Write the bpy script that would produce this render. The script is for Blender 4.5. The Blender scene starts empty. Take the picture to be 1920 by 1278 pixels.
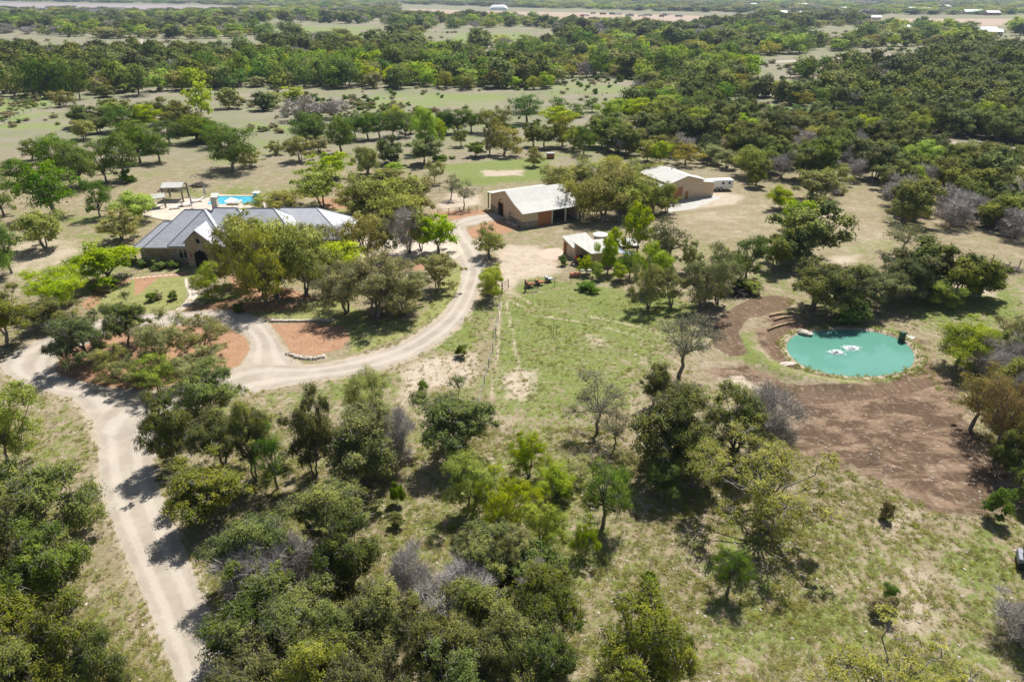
import bpy, math, random
import numpy as np
from mathutils import Vector, Matrix
rad = math.radians
# ------------------------------------------------------------------ camera, light, exposure
SC = bpy.context.scene
COL = SC.collection
H, F, HY = 35.0, 1280.0, -18.0           # eye height in metres, focal length in photo pixels, horizon row
PITCH = math.atan((639.0 - HY) / F)
cam_d = bpy.data.cameras.new("camera"); cam = bpy.data.objects.new("camera", cam_d); COL.objects.link(cam)
cam.location = (0, 0, H); cam.rotation_euler = (math.pi / 2 - PITCH, 0, 0)
cam_d.sensor_width = 36.0; cam_d.lens = 36.0 * F / 1920.0
cam_d.clip_start = 0.5; cam_d.clip_end = 60000.0
SC.camera = cam
SUN_EL, SUN_AZ = 58.0, 25.0              # azimuth from +Y towards +X: the sun stands behind the scene
world = bpy.data.worlds.new("World"); SC.world = world; world.use_nodes = True
wn = world.node_tree; wn.nodes.clear()
sky = wn.nodes.new("ShaderNodeTexSky"); sky.sky_type = 'NISHITA'; sky.sun_disc = False
sky.sun_elevation = rad(SUN_EL); sky.sun_rotation = rad(SUN_AZ); sky.air_density = 1.2; sky.dust_density = 1.5
bg = wn.nodes.new("ShaderNodeBackground"); bg.inputs[1].default_value = 0.06
wo = wn.nodes.new("ShaderNodeOutputWorld")
wn.links.new(sky.outputs[0], bg.inputs[0]); wn.links.new(bg.outputs[0], wo.inputs[0])
sl = bpy.data.lights.new("sun", 'SUN'); sl.energy = 5.0; sl.angle = rad(0.55); sl.color = (1.0, 0.975, 0.935)
so = bpy.data.objects.new("sun", sl); COL.objects.link(so)
sd_ = Vector((math.sin(rad(SUN_AZ)) * math.cos(rad(SUN_EL)), math.cos(rad(SUN_AZ)) * math.cos(rad(SUN_EL)), math.sin(rad(SUN_EL))))
so.rotation_euler = sd_.to_track_quat('Z', 'Y').to_euler(); so.location = (40, 80, 90)
vs = SC.view_settings; vs.view_transform = 'Standard'; vs.look = 'None'; vs.gamma = 1.0; vs.use_curve_mapping = False; vs.exposure = 0.54
SC.cycles.max_bounces = 5; SC.cycles.diffuse_bounces = 3; SC.cycles.glossy_bounces = 2
SC.cycles.transmission_bounces = 3; SC.cycles.transparent_max_bounces = 8; SC.cycles.volume_bounces = 0
SC.cycles.use_denoising = True

# ------------------------------------------------------------------ photo pixel <-> world
CP, SP = math.cos(PITCH), math.sin(PITCH)
def U(px, py, z=0.0):
    u = (px - 960) / F; v = (639 - py) / F
    d = (u, CP + v * SP, -SP + v * CP); t = (z - H) / d[2]
    return (d[0] * t, d[1] * t)
def P3(px, py, z=0.0):
    a = U(px, py, z); return Vector((a[0], a[1], z))
def proj(X, Y, Z=0.0):
    dz = np.asarray(Z) - H; Y = np.asarray(Y, float)
    depth = Y * CP - dz * SP
    up = Y * SP + dz * CP
    depth = np.where(depth < 0.5, 0.5, depth)
    return 960 + F * np.asarray(X) / depth, 639 - F * up / depth
def depth_of(Y, Z=0.0): return Y * CP - (Z - H) * SP

# ------------------------------------------------------------------ bookkeeping
def tag(o, label=None, cat=None, group=None, kind=None):
    if label: o['label'] = label
    if cat: o['category'] = cat
    if group: o['group'] = group
    if kind: o['kind'] = kind
    return o
def empty(name, loc, rz=0.0, label=None, cat=None, group=None):
    o = bpy.data.objects.new(name, None); o.empty_display_size = 0.3
    o.location = loc; o.rotation_euler = (0, 0, rz); COL.objects.link(o)
    return tag(o, label, cat, group)
def mesh_np(name, V, Fc, smooth=False):
    """V (n,3) float, Fc (m,4) int quads or list of polygons"""
    me = bpy.data.meshes.new(name)
    if isinstance(Fc, np.ndarray):
        V = np.asarray(V, np.float32); n = len(Fc); k = Fc.shape[1]
        me.vertices.add(len(V)); me.vertices.foreach_set('co', V.ravel())
        me.loops.add(n * k); me.loops.foreach_set('vertex_index', Fc.astype(np.int32).ravel())
        me.polygons.add(n); me.polygons.foreach_set('loop_start', np.arange(0, n * k, k, dtype=np.int32))
        me.update(calc_edges=True)
    else:
        me.from_pydata([tuple(map(float, v)) for v in V], [], [tuple(f) for f in Fc]); me.update()
    if smooth: me.polygons.foreach_set('use_smooth', np.ones(len(me.polygons), bool))
    return me
class MB:
    """collects shapes in one mesh"""
    def __init__(s): s.v = []; s.f = []
    def add(s, v, f):
        b = len(s.v); s.v += [tuple(q) for q in v]; s.f += [tuple(i + b for i in q) for q in f]; return s
    def box(s, x0, x1, y0, y1, z0, z1):
        return s.add([(x0,y0,z0),(x1,y0,z0),(x1,y1,z0),(x0,y1,z0),(x0,y0,z1),(x1,y0,z1),(x1,y1,z1),(x0,y1,z1)],
                     [(0,3,2,1),(4,5,6,7),(0,1,5,4),(1,2,6,5),(2,3,7,6),(3,0,4,7)])
    def prism(s, poly, z0, z1):
        n = len(poly)
        zz = z1 if hasattr(z1, '__len__') else [z1] * n
        v = [(p[0], p[1], z0) for p in poly] + [(p[0], p[1], zz[i]) for i, p in enumerate(poly)]
        return s.add(v, [tuple(range(n - 1, -1, -1)), tuple(range(n, 2 * n))] + [(i, (i + 1) % n, n + (i + 1) % n, n + i) for i in range(n)])
    def slab(s, quad, th):
        """thick sheet through 3-D corner points (counter-clockwise seen from above)"""
        n = len(quad); v = [tuple(q) for q in quad] + [(q[0], q[1], q[2] - th) for q in quad]
        return s.add(v, [tuple(range(n)), tuple(range(2 * n - 1, n - 1, -1))] + [((i + 1) % n, i, n + i, n + (i + 1) % n) for i in range(n)])
    def tube(s, pts, r, n=6):
        pts = [Vector(p) for p in pts]; rr = r if hasattr(r, '__len__') else [r] * len(pts); b = len(s.v); k = len(pts)
        for i, p in enumerate(pts):
            d = (pts[min(i + 1, k - 1)] - pts[max(i - 1, 0)]).normalized()
            a = d.orthogonal().normalized(); c = d.cross(a)
            for j in range(n):
                t = 2 * math.pi * j / n; q = p + (a * math.cos(t) + c * math.sin(t)) * rr[i]; s.v.append(tuple(q))
        for i in range(k - 1):
            for j in range(n):
                s.f.append((b + i * n + j, b + i * n + (j + 1) % n, b + (i + 1) * n + (j + 1) % n, b + (i + 1) * n + j))
        s.f.append(tuple(b + j for j in range(n - 1, -1, -1))); s.f.append(tuple(b + (k - 1) * n + j for j in range(n)))
        return s
    def lathe(s, prof, c=(0, 0, 0), n=20, axis='z'):
        b = len(s.v); k = len(prof)
        for r, z in prof:
            for j in range(n):
                t = 2 * math.pi * j / n
                if axis == 'z': s.v.append((c[0] + r * math.cos(t), c[1] + r * math.sin(t), c[2] + z))
                else: s.v.append((c[0] + r * math.cos(t), c[1] + z, c[2] + r * math.sin(t)))
        for i in range(k - 1):
            for j in range(n): s.f.append((b + i*n + j, b + i*n + (j+1) % n, b + (i+1)*n + (j+1) % n, b + (i+1)*n + j))
        s.f.append(tuple(b + j for j in range(n - 1, -1, -1))); s.f.append(tuple(b + (k - 1) * n + j for j in range(n)))
        return s
    def build(s, name, mat, parent=None, smooth=False, bevel=0, loc=None):
        me = mesh_np(name, s.v, s.f, smooth); me.materials.append(mat)
        o = bpy.data.objects.new(name, me); COL.objects.link(o)
        if parent: o.parent = parent
        if loc: o.location = loc
        if bevel:
            m = o.modifiers.new("bevel", 'BEVEL'); m.width = bevel; m.segments = 2; m.limit_method = 'ANGLE'
        return o

# ------------------------------------------------------------------ materials
def mat(name):
    m = bpy.data.materials.new(name); m.use_nodes = True; nt = m.node_tree; nt.nodes.clear()
    out = nt.nodes.new("ShaderNodeOutputMaterial"); return m, nt, out
def N(nt, t, **kw):
    n = nt.nodes.new(t)
    for k, v in kw.items():
        if k.startswith('i_'): n.inputs[int(k[2:]) if k[2:].isdigit() else k[2:]].default_value = v
        else: setattr(n, k, v)
    return n
def math_n(nt, op, a, b=None, c=None, clamp=False):
    n = nt.nodes.new("ShaderNodeMath"); n.operation = op; n.use_clamp = clamp
    for i, q in enumerate((a, b, c)):
        if q is None: continue
        if isinstance(q, (int, float)): n.inputs[i].default_value = q
        else: nt.links.new(q, n.inputs[i])
    return n.outputs[0]
def mixc(nt, fac, a, b, mode='MIX'):
    n = nt.nodes.new("ShaderNodeMix"); n.data_type = 'RGBA'; n.blend_type = mode; n.clamp_factor = True
    for i, q in ((0, fac), (6, a), (7, b)):
        if isinstance(q, (int, float)): n.inputs[i].default_value = q
        elif isinstance(q, tuple): n.inputs[i].default_value = q + (1,) if len(q) == 3 else q
        else: nt.links.new(q, n.inputs[i])
    return n.outputs[2]
def noise(nt, scale, detail=4, rough=0.55, vec=None, out=0, dist=0.0):
    n = N(nt, "ShaderNodeTexNoise"); n.inputs['Scale'].default_value = scale; n.inputs['Detail'].default_value = detail
    n.inputs['Roughness'].default_value = rough; n.inputs['Distortion'].default_value = dist
    if vec is not None: nt.links.new(vec, n.inputs['Vector'])
    return n.outputs[out]
def pos(nt, sc=(1, 1, 1), rot=(0, 0, 0)):
    g = N(nt, "ShaderNodeNewGeometry"); m = N(nt, "ShaderNodeMapping"); m.inputs['Scale'].default_value = sc; m.inputs['Rotation'].default_value = rot
    nt.links.new(g.outputs['Position'], m.inputs['Vector']); return m.outputs[0]
def opos(nt, sc=(1, 1, 1)):
    g = N(nt, "ShaderNodeTexCoord"); m = N(nt, "ShaderNodeMapping"); m.inputs['Scale'].default_value = sc
    nt.links.new(g.outputs['Object'], m.inputs['Vector']); return m.outputs[0]
def ss(nt, x, lo, hi):
    n = N(nt, "ShaderNodeMapRange", interpolation_type='SMOOTHSTEP'); nt.links.new(x, n.inputs[0])
    n.inputs[1].default_value = lo; n.inputs[2].default_value = hi; return n.outputs[0]
def attr(nt, name, out='Fac'):
    a = N(nt, "ShaderNodeAttribute"); a.attribute_name = name; return a.outputs[out]
def bsdf(nt, out, col, rough=0.9, spec=0.2, bump=None, bstr=0.3, bdist=0.05, metal=0.0):
    b = N(nt, "ShaderNodeBsdfPrincipled")
    if isinstance(col, tuple): b.inputs['Base Color'].default_value = col + (1,)
    else: nt.links.new(col, b.inputs['Base Color'])
    b.inputs['Roughness'].default_value = rough; b.inputs['Specular IOR Level'].default_value = spec; b.inputs['Metallic'].default_value = metal
    if bump is not None:
        bp = N(nt, "ShaderNodeBump"); bp.inputs['Strength'].default_value = bstr; bp.inputs['Distance'].default_value = bdist
        nt.links.new(bump, bp.inputs['Height']); nt.links.new(bp.outputs[0], b.inputs['Normal'])
    nt.links.new(b.outputs[0], out.inputs[0]); return b
def simple(name, col, rough=0.8, spec=0.25, var=0.18, sc=2.5, metal=0.0):
    m, nt, out = mat(name)
    n = noise(nt, sc, 5, 0.6, opos(nt)); d = tuple(c * (1 - var) for c in col); l = tuple(min(1, c * (1 + var)) for c in col)
    bsdf(nt, out, mixc(nt, ss(nt, n, 0.3, 0.7), d, l), rough, spec, n, 0.15, 0.02, metal); return m
M = {}
M['metal_roof'] = None
def ribbed(name, col, pitch, axis=0, rough=0.65, spec=0.15, dirt=0.12):
    m, nt, out = mat(name)
    sep = N(nt, "ShaderNodeSeparateXYZ"); nt.links.new(opos(nt), sep.inputs[0])
    w = math_n(nt, 'PINGPONG', sep.outputs[axis], pitch / 2)
    rib = ss(nt, w, pitch * 0.10, 0.0)
    n = noise(nt, 0.8, 5, 0.6, opos(nt)); c = mixc(nt, ss(nt, n, 0.35, 0.75), col, tuple(q * (1 - dirt) for q in col))
    c = mixc(nt, math_n(nt, 'MULTIPLY', rib, 0.3), c, tuple(q * 0.55 for q in col))
    bsdf(nt, out, c, rough, spec, rib, 0.4, 0.03); return m
M['metal_roof'] = ribbed("white_metal_roofing", (0.49, 0.475, 0.43), 0.9, 0)
M['siding'] = ribbed("tan_siding", (0.62, 0.48, 0.33), 0.3, 0, 0.7, 0.2, 0.1)
M['siding_y'] = ribbed("tan_siding_side", (0.62, 0.48, 0.33), 0.3, 1, 0.7, 0.2, 0.1)
M['grey_roof'] = ribbed("grey_metal_roofing", (0.36, 0.39, 0.44), 0.4, 0)
M['wood_door'] = ribbed("brown_wood_boards", (0.40, 0.17, 0.07), 0.22, 0, 0.6, 0.25)
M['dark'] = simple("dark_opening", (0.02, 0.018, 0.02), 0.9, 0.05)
M['glass'] = simple("window_glass", (0.05, 0.06, 0.07), 0.12, 0.6)
M['trim'] = simple("cream_trim", (0.62, 0.55, 0.43), 0.7)
M['fascia'] = simple("grey_fascia", (0.26, 0.27, 0.30), 0.6)
M['steel'] = simple("galvanised_steel", (0.40, 0.40, 0.40), 0.45, 0.5)
M['blackpipe'] = simple("dark_pipe", (0.05, 0.045, 0.045), 0.6)
M['post'] = simple("weathered_wood", (0.19, 0.16, 0.13), 0.9)
M['log'] = simple("pale_log", (0.42, 0.30, 0.18), 0.9, 0.1, 0.25, 4)
M['rock'] = simple("limestone", (0.50, 0.44, 0.36), 0.95, 0.1, 0.25, 3)
M['concrete'] = simple("concrete", (0.42, 0.40, 0.36), 0.9, 0.15, 0.1, 0.8)
M['pinkslab'] = simple("pink_slab", (0.50, 0.36, 0.28), 0.9, 0.15, 0.12, 1.5)
M['white'] = simple("white_paint", (0.78, 0.78, 0.76), 0.45, 0.4, 0.05)
M['red'] = simple("red_paint", (0.42, 0.05, 0.03), 0.5, 0.4)
M['rust'] = simple("rusty_steel", (0.34, 0.13, 0.07), 0.8)
M['green_paint'] = simple("green_paint", (0.05, 0.10, 0.06), 0.6)
M['rubber'] = simple("rubber", (0.03, 0.03, 0.03), 0.8)
M['canvas'] = simple("grey_canvas", (0.35, 0.36, 0.40), 0.9)
M['blue_glass'] = simple("pool_tile", (0.05, 0.35, 0.40), 0.2, 0.5)
M['terracotta'] = simple("dark_furniture", (0.10, 0.08, 0.07), 0.8)
def m_stone():
    m, nt, out = mat("hill_country_stone")
    v = N(nt, "ShaderNodeTexVoronoi"); v.inputs['Scale'].default_value = 2.6; nt.links.new(opos(nt, (1, 1, 1.6)), v.inputs['Vector'])
    ve = N(nt, "ShaderNodeTexVoronoi", feature='DISTANCE_TO_EDGE'); ve.inputs['Scale'].default_value = 2.6; nt.links.new(opos(nt, (1, 1, 1.6)), ve.inputs['Vector'])
    sp = N(nt, "ShaderNodeSeparateColor"); nt.links.new(v.outputs['Color'], sp.inputs[0])
    c = mixc(nt, sp.outputs[0], (0.40, 0.29, 0.18), (0.22, 0.155, 0.11)); c = mixc(nt, ss(nt, sp.outputs[1], 0.55, 0.9), c, (0.34, 0.33, 0.32))
    c = mixc(nt, ss(nt, ve.outputs[0], 0.07, 0.02), c, (0.42, 0.37, 0.30))
    bsdf(nt, out, c, 0.9, 0.15, ve.outputs[0], 0.5, 0.04); return m
M['stone'] = m_stone()
def m_shingle():
    m, nt, out = mat("grey_shingles")
    b = N(nt, "ShaderNodeTexBrick"); b.inputs['Scale'].default_value = 1.0; b.inputs['Brick Width'].default_value = 0.6; b.inputs['Row Height'].default_value = 0.28
    b.inputs['Mortar Size'].default_value = 0.018; b.inputs['Color1'].default_value = (0.50, 0.50, 0.53, 1); b.inputs['Color2'].default_value = (0.41, 0.41, 0.44, 1); b.inputs['Mortar'].default_value = (0.28, 0.28, 0.30, 1)
    nt.links.new(opos(nt, (1, 1, 1)), b.inputs['Vector'])
    n = noise(nt, 0.5, 5, 0.6, opos(nt)); c = mixc(nt, math_n(nt, 'MULTIPLY', ss(nt, n, 0.3, 0.8), 0.3), b.outputs[0], (0.52, 0.52, 0.54))
    bsdf(nt, out, c, 0.62, 0.45, b.outputs[1], -0.2, 0.02); return m
M['shingle'] = m_shingle()
def m_gravel():
    m, nt, out = mat("caliche_gravel")
    p = pos(nt); a = attr(nt, "across")
    n1 = noise(nt, 0.35, 5, 0.6, p); n2 = noise(nt, 7.0, 6, 0.7, p); n3 = noise(nt, 1.6, 4, 0.6, p)
    c = mixc(nt, ss(nt, n1, 0.3, 0.72), (0.31, 0.265, 0.21), (0.41, 0.355, 0.285))
    # worn wheel tracks are paler, the crown and the edges carry loose darker gravel
    w = math_n(nt, 'ABSOLUTE', math_n(nt, 'SUBTRACT', math_n(nt, 'ABSOLUTE', math_n(nt, 'SUBTRACT', a, 0.5)), 0.22))
    tr = math_n(nt, 'MULTIPLY', ss(nt, math_n(nt, 'ADD', w, math_n(nt, 'MULTIPLY', math_n(nt, 'SUBTRACT', n3, 0.5), 0.16)), 0.14, 0.04), 0.5)
    c = mixc(nt, tr, c, (0.50, 0.44, 0.365))
    c = mixc(nt, math_n(nt, 'MULTIPLY', ss(nt, n2, 0.45, 0.75), 0.45), c, (0.27, 0.24, 0.205))
    edge = ss(nt, math_n(nt, 'ADD', math_n(nt, 'ABSOLUTE', math_n(nt, 'SUBTRACT', a, 0.5)), math_n(nt, 'MULTIPLY', math_n(nt, 'SUBTRACT', n3, 0.5), 0.18)), 0.42, 0.5)
    c = mixc(nt, math_n(nt, 'MULTIPLY', edge, 0.35), c, (0.44, 0.36, 0.26))
    bsdf(nt, out, c, 0.95, 0.08, n2, 0.25, 0.03); return m
M['gravel'] = m_gravel()
def m_patch(name, c1, c2, sc=1.5, fine=9.0):
    m, nt, out = mat(name); p = pos(nt)
    n1 = noise(nt, sc, 5, 0.65, p); n2 = noise(nt, fine, 5, 0.7, p)
    c = mixc(nt, ss(nt, n1, 0.3, 0.7), c1, c2); c = mixc(nt, math_n(nt, 'MULTIPLY', ss(nt, n2, 0.4, 0.75), 0.5), c, tuple(q * 0.6 for q in c1))
    bsdf(nt, out, c, 0.95, 0.08, n2, 0.5, 0.06); return m
M['mulch'] = m_patch("orange_mulch", (0.34, 0.185, 0.10), (0.43, 0.25, 0.15), 0.7, 6)
M['paving'] = m_patch("pale_paving", (0.47, 0.40, 0.32), (0.57, 0.49, 0.40), 0.4, 4)
def m_ground():
    m, nt, out = mat("pasture_ground")
    p = pos(nt)
    n0 = noise(nt, 0.035, 5, 0.6, p, dist=0.3); n1 = noise(nt, 0.16, 6, 0.62, p, dist=0.4); n2 = noise(nt, 0.75, 6, 0.65, p); n3 = noise(nt, 3.2, 6, 0.75, p); n4 = noise(nt, 0.42, 5, 0.65, pos(nt, (1, 1, 1), (0, 0, 1.1)))
    cen = lambda x, k: math_n(nt, 'MULTIPLY', math_n(nt, 'SUBTRACT', x, 0.5), k)
    add = lambda *a: a[0] if len(a) == 1 else math_n(nt, 'ADD', a[0], add(*a[1:]))
    straw = mixc(nt, ss(nt, n2, 0.3, 0.7), (0.32, 0.25, 0.165), (0.215, 0.18, 0.105))
    straw = mixc(nt, math_n(nt, 'MULTIPLY', ss(nt, n4, 0.5, 0.62), 0.7), straw, (0.38, 0.31, 0.23))
    straw = mixc(nt, math_n(nt, 'MULTIPLY', ss(nt, n3, 0.48, 0.6), 0.7), straw, (0.185, 0.16, 0.085))
    green = mixc(nt, ss(nt, n2, 0.3, 0.7), (0.135, 0.175, 0.042), (0.215, 0.24, 0.07))
    green = mixc(nt, math_n(nt, 'MULTIPLY', ss(nt, n3, 0.45, 0.6), 0.7), green, (0.10, 0.13, 0.035))
    g = ss(nt, add(attr(nt, 'm_green'), cen(n0, 1.0), cen(n1, 1.6), cen(n2, 1.8), cen(noise(nt, 1.9, 5, 0.7, p), 2.0)), 0.3, 0.72)
    c = mixc(nt, g, straw, green)
    far = mixc(nt, ss(nt, n0, 0.35, 0.65), (0.275, 0.235, 0.185), (0.20, 0.20, 0.13)); far = mixc(nt, ss(nt, n1, 0.5, 0.64), far, (0.225, 0.185, 0.16)); far = mixc(nt, math_n(nt, 'MULTIPLY', ss(nt, n2, 0.5, 0.62), 0.4), far, (0.19, 0.18, 0.10)); far = mixc(nt, math_n(nt, 'MULTIPLY', ss(nt, noise(nt, 0.055, 5, 0.6, pos(nt, (1, 2.2, 1))), 0.52, 0.6), 0.6), far, (0.20, 0.225, 0.09))
    far = mixc(nt, math_n(nt, 'MULTIPLY', g, 0.85), far, (0.19, 0.25, 0.07))
    c = mixc(nt, attr(nt, 'm_far'), c, far)
    sand = mixc(nt, ss(nt, n2, 0.3, 0.7), (0.52, 0.43, 0.34), (0.40, 0.32, 0.235)); sand = mixc(nt, math_n(nt, 'MULTIPLY', ss(nt, n3, 0.52, 0.68), 0.5), sand, (0.27, 0.23, 0.12))
    c = mixc(nt, ss(nt, add(attr(nt, 'm_sand'), cen(n1, 0.8), cen(n2, 1.0), cen(n3, 0.7)), 0.35, 0.7), c, sand)
    ps = pos(nt, (0.7, 1.5, 1), (0, 0, 0.6)); s1 = noise(nt, 0.30, 9, 0.7, ps, dist=0.35); s2 = noise(nt, 1.0, 7, 0.7, pos(nt, (2.4, 0.4, 1), (0, 0, 0.45)), dist=0.3)
    dirt = mixc(nt, ss(nt, s1, 0.46, 0.57), (0.098, 0.062, 0.042), (0.24, 0.165, 0.112)); dirt = mixc(nt, math_n(nt, 'MULTIPLY', ss(nt, s2, 0.5, 0.6), 0.65), dirt, (0.15, 0.098, 0.066))
    dirt = mixc(nt, math_n(nt, 'MULTIPLY', ss(nt, n3, 0.5, 0.75), 0.35), dirt, (0.13, 0.08, 0.055))
    c = mixc(nt, ss(nt, add(attr(nt, 'm_dirt'), cen(n1, 1.2), cen(s1, 0.9), cen(n2, 0.9), cen(n3, 0.5)), 0.34, 0.62), c, dirt)
    ddark = mixc(nt, ss(nt, s2, 0.35, 0.65), (0.115, 0.074, 0.05), (0.17, 0.112, 0.078))
    c = mixc(nt, ss(nt, add(attr(nt, 'm_dark'), cen(n2, 0.5), cen(n3, 0.3)), 0.4, 0.6), c, ddark)
    lawn = mixc(nt, ss(nt, n2, 0.3, 0.7), (0.20, 0.215, 0.07), (0.27, 0.265, 0.10))
    c = mixc(nt, ss(nt, add(attr(nt, 'm_lawn'), cen(n2, 0.3)), 0.4, 0.6), c, lawn)
    mul = mixc(nt, ss(nt, n3, 0.3, 0.7), (0.40, 0.225, 0.135), (0.29, 0.155, 0.09)); mul = mixc(nt, math_n(nt, 'MULTIPLY', ss(nt, n2, 0.4, 0.7), 0.4), mul, (0.46, 0.28, 0.18))
    c = mixc(nt, ss(nt, add(attr(nt, 'm_mulch'), cen(n2, 0.35), cen(n3, 0.2)), 0.4, 0.6), c, mul)
    n5 = noise(nt, 5.5, 6, 0.8, p); nb = noise(nt, 1.7, 5, 0.7, p)
    fm = math_n(nt, 'MULTIPLY', ss(nt, n5, 0.46, 0.6), 0.34); fm = math_n(nt, 'MULTIPLY', fm, math_n(nt, 'SUBTRACT', 1.0, math_n(nt, 'MULTIPLY', attr(nt, 'm_dirt'), 0.6)))
    c = mixc(nt, fm, c, (0.13, 0.12, 0.055)); c = mixc(nt, math_n(nt, 'MULTIPLY', ss(nt, nb, 0.54, 0.66), 0.35), c, (0.46, 0.38, 0.26))
    bsdf(nt, out, c, 0.97, 0.05, add(n3, n2), 0.6, 0.12); return m
M['ground'] = m_ground()
def m_water():
    m, nt, out = mat("turbid_pond_water"); p = pos(nt)
    n = noise(nt, 3.5, 3, 0.5, p); n2 = noise(nt, 0.12, 2, 0.5, p)
    b = bsdf(nt, out, mixc(nt, ss(nt, n2, 0.3, 0.7), (0.095, 0.255, 0.19), (0.115, 0.285, 0.22)), 0.05, 0.6, n, 0.05, 0.02); return m
M['water'] = m_water()
def m_pool():
    m, nt, out = mat("pool_water"); p = pos(nt)
    bsdf(nt, out, mixc(nt, ss(nt, noise(nt, 1.0, 3, 0.5, p), 0.3, 0.7), (0.05, 0.36, 0.52), (0.12, 0.50, 0.62)), 0.06, 0.5); return m
M['pool'] = m_pool()
M['foam'] = simple("white_foam", (0.85, 0.88, 0.88), 0.7, 0.3, 0.04)
M['hay'] = simple("far_dry_field", (0.36, 0.27, 0.20), 0.95)
def m_leaf(name, c1, c2, hue=0.02, trans=0.3, val=0.3):
    m, nt, out = mat(name)
    oi = N(nt, "ShaderNodeObjectInfo"); t = attr(nt, "tint")
    c = mixc(nt, t, c1, c2)
    hs = N(nt, "ShaderNodeHueSaturation"); nt.links.new(c, hs.inputs['Color'])
    r = oi.outputs['Random']
    nt.links.new(math_n(nt, 'ADD', 0.5 - hue, math_n(nt, 'MULTIPLY', r, 2 * hue)), hs.inputs['Hue'])
    fr = math_n(nt, 'FRACT', math_n(nt, 'MULTIPLY', r, 7.13)); fs = math_n(nt, 'FRACT', math_n(nt, 'MULTIPLY', r, 13.7))
    nt.links.new(math_n(nt, 'ADD', 1 - val, math_n(nt, 'MULTIPLY', fr, 2 * val)), hs.inputs['Value'])
    nt.links.new(math_n(nt, 'ADD', 0.88, math_n(nt, 'MULTIPLY', fs, 0.28)), hs.inputs['Saturation'])
    b = N(nt, "ShaderNodeBsdfPrincipled"); nt.links.new(hs.outputs[0], b.inputs['Base Color']); b.inputs['Roughness'].default_value = 0.75; b.inputs['Specular IOR Level'].default_value = 0.1
    tr = N(nt, "ShaderNodeBsdfTranslucent"); nt.links.new(mixc(nt, 0.5, hs.outputs[0], (0.9, 1.0, 0.35), 'MULTIPLY'), tr.inputs[0])
    mx = N(nt, "ShaderNodeMixShader"); mx.inputs[0].default_value = trans
    nt.links.new(b.outputs[0], mx.inputs[1]); nt.links.new(tr.outputs[0], mx.inputs[2]); nt.links.new(mx.outputs[0], out.inputs[0]); return m
LEAF = {
 'J': m_leaf("juniper_leaves", (0.078, 0.106, 0.021), (0.245, 0.26, 0.052), 0.022, 0.18, 0.32),
 'O': m_leaf("live_oak_leaves", (0.20, 0.215, 0.036), (0.45, 0.425, 0.090), 0.025, 0.3, 0.25),
 'E': m_leaf("elm_leaves", (0.075, 0.140, 0.018), (0.23, 0.31, 0.042), 0.02, 0.35, 0.25),
 'L': m_leaf("spring_leaves", (0.25, 0.34, 0.022), (0.50, 0.56, 0.05), 0.02, 0.4, 0.15),
 'P': m_leaf("pale_oak_leaves", (0.21, 0.225, 0.062), (0.42, 0.40, 0.135), 0.02, 0.3, 0.15),
 'S': m_leaf("sparse_oak_leaves", (0.26, 0.275, 0.035), (0.50, 0.48, 0.085), 0.015, 0.4, 0.12),
 'T': m_leaf("thin_grey_green_leaves", (0.14, 0.15, 0.06), (0.26, 0.26, 0.10), 0.015, 0.3, 0.12),
 'G': m_leaf("golden_leaves", (0.22, 0.175, 0.04), (0.36, 0.26, 0.06), 0.02, 0.35, 0.15),
 'B': m_leaf("grey_twigs", (0.28, 0.25, 0.225), (0.50, 0.455, 0.42), 0.01, 0.0, 0.15),
 'D': m_leaf("dry_brush", (0.27, 0.22, 0.12), (0.33, 0.29, 0.15), 0.01, 0.2, 0.15)}
def m_bark():
    m, nt, out = mat("bark"); n = noise(nt, 6, 5, 0.7, opos(nt, (1, 1, 0.3)))
    bsdf(nt, out, mixc(nt, ss(nt, n, 0.3, 0.7), (0.11, 0.095, 0.083), (0.29, 0.26, 0.235)), 0.95, 0.1, n, 0.6, 0.05); return m
M['bark'] = m_bark()
HAZE = 0.00011
# ------------------------------------------------------------------ ground with its masks
def sdist(X, Y, poly):
    """signed distance (positive inside) from world points to a world polygon"""
    poly = np.asarray(poly, float); n = len(poly); d = np.full(X.shape, 1e9); ins = np.zeros(X.shape, bool)
    for i in range(n):
        x1, y1 = poly[i]; x2, y2 = poly[(i + 1) % n]; ex, ey = x2 - x1, y2 - y1
        L = ex * ex + ey * ey + 1e-9
        t = np.clip(((X - x1) * ex + (Y - y1) * ey) / L, 0, 1)
        d = np.minimum(d, np.hypot(X - x1 - t * ex, Y - y1 - t * ey))
        c = ((y1 > Y) != (y2 > Y)) & (X < (x2 - x1) * (Y - y1) / (y2 - y1 + 1e-12) + x1); ins ^= c
    return np.where(ins, d, -d)
def W(pts, z=0.0): return [U(a, b, z) for a, b in pts]
POND = [(1474,650),(1480,633),(1503,622),(1546,617),(1600,615),(1642,620),(1682,631),(1706,647),(1717,666),(1711,684),(1690,696),(1648,703),(1600,704),(1550,698),(1510,686),(1485,669)]
PONDW = W(POND)
def smooth_poly(p, n=5):
    p = [Vector((a, b, 0)) for a, b in p]; o = []; k = len(p)
    for i in range(k):
        p0, p1, p2, p3 = p[i - 1], p[i], p[(i + 1) % k], p[(i + 2) % k]
        for j in range(n):
            t = j / n; q = 0.5 * ((2 * p1) + (p2 - p0) * t + (2 * p0 - 5 * p1 + 4 * p2 - p3) * t * t + (-p0 + 3 * p1 - 3 * p2 + p3) * t ** 3); o.append((q.x, q.y))
    return o
PONDS = smooth_poly(PONDW, 4)
xs = np.arange(-110, 110.01, 0.45); g_ = 110 * 1.07 ** np.arange(1, 82); xs = np.concatenate([-g_[::-1], xs, g_])
yn = np.arange(14, 152, 0.42); yf = 152 + np.cumsum(0.42 * 1.028 ** np.arange(1, 250)); yb = 14 - np.cumsum(2 * 1.35 ** np.arange(0, 18))
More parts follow.
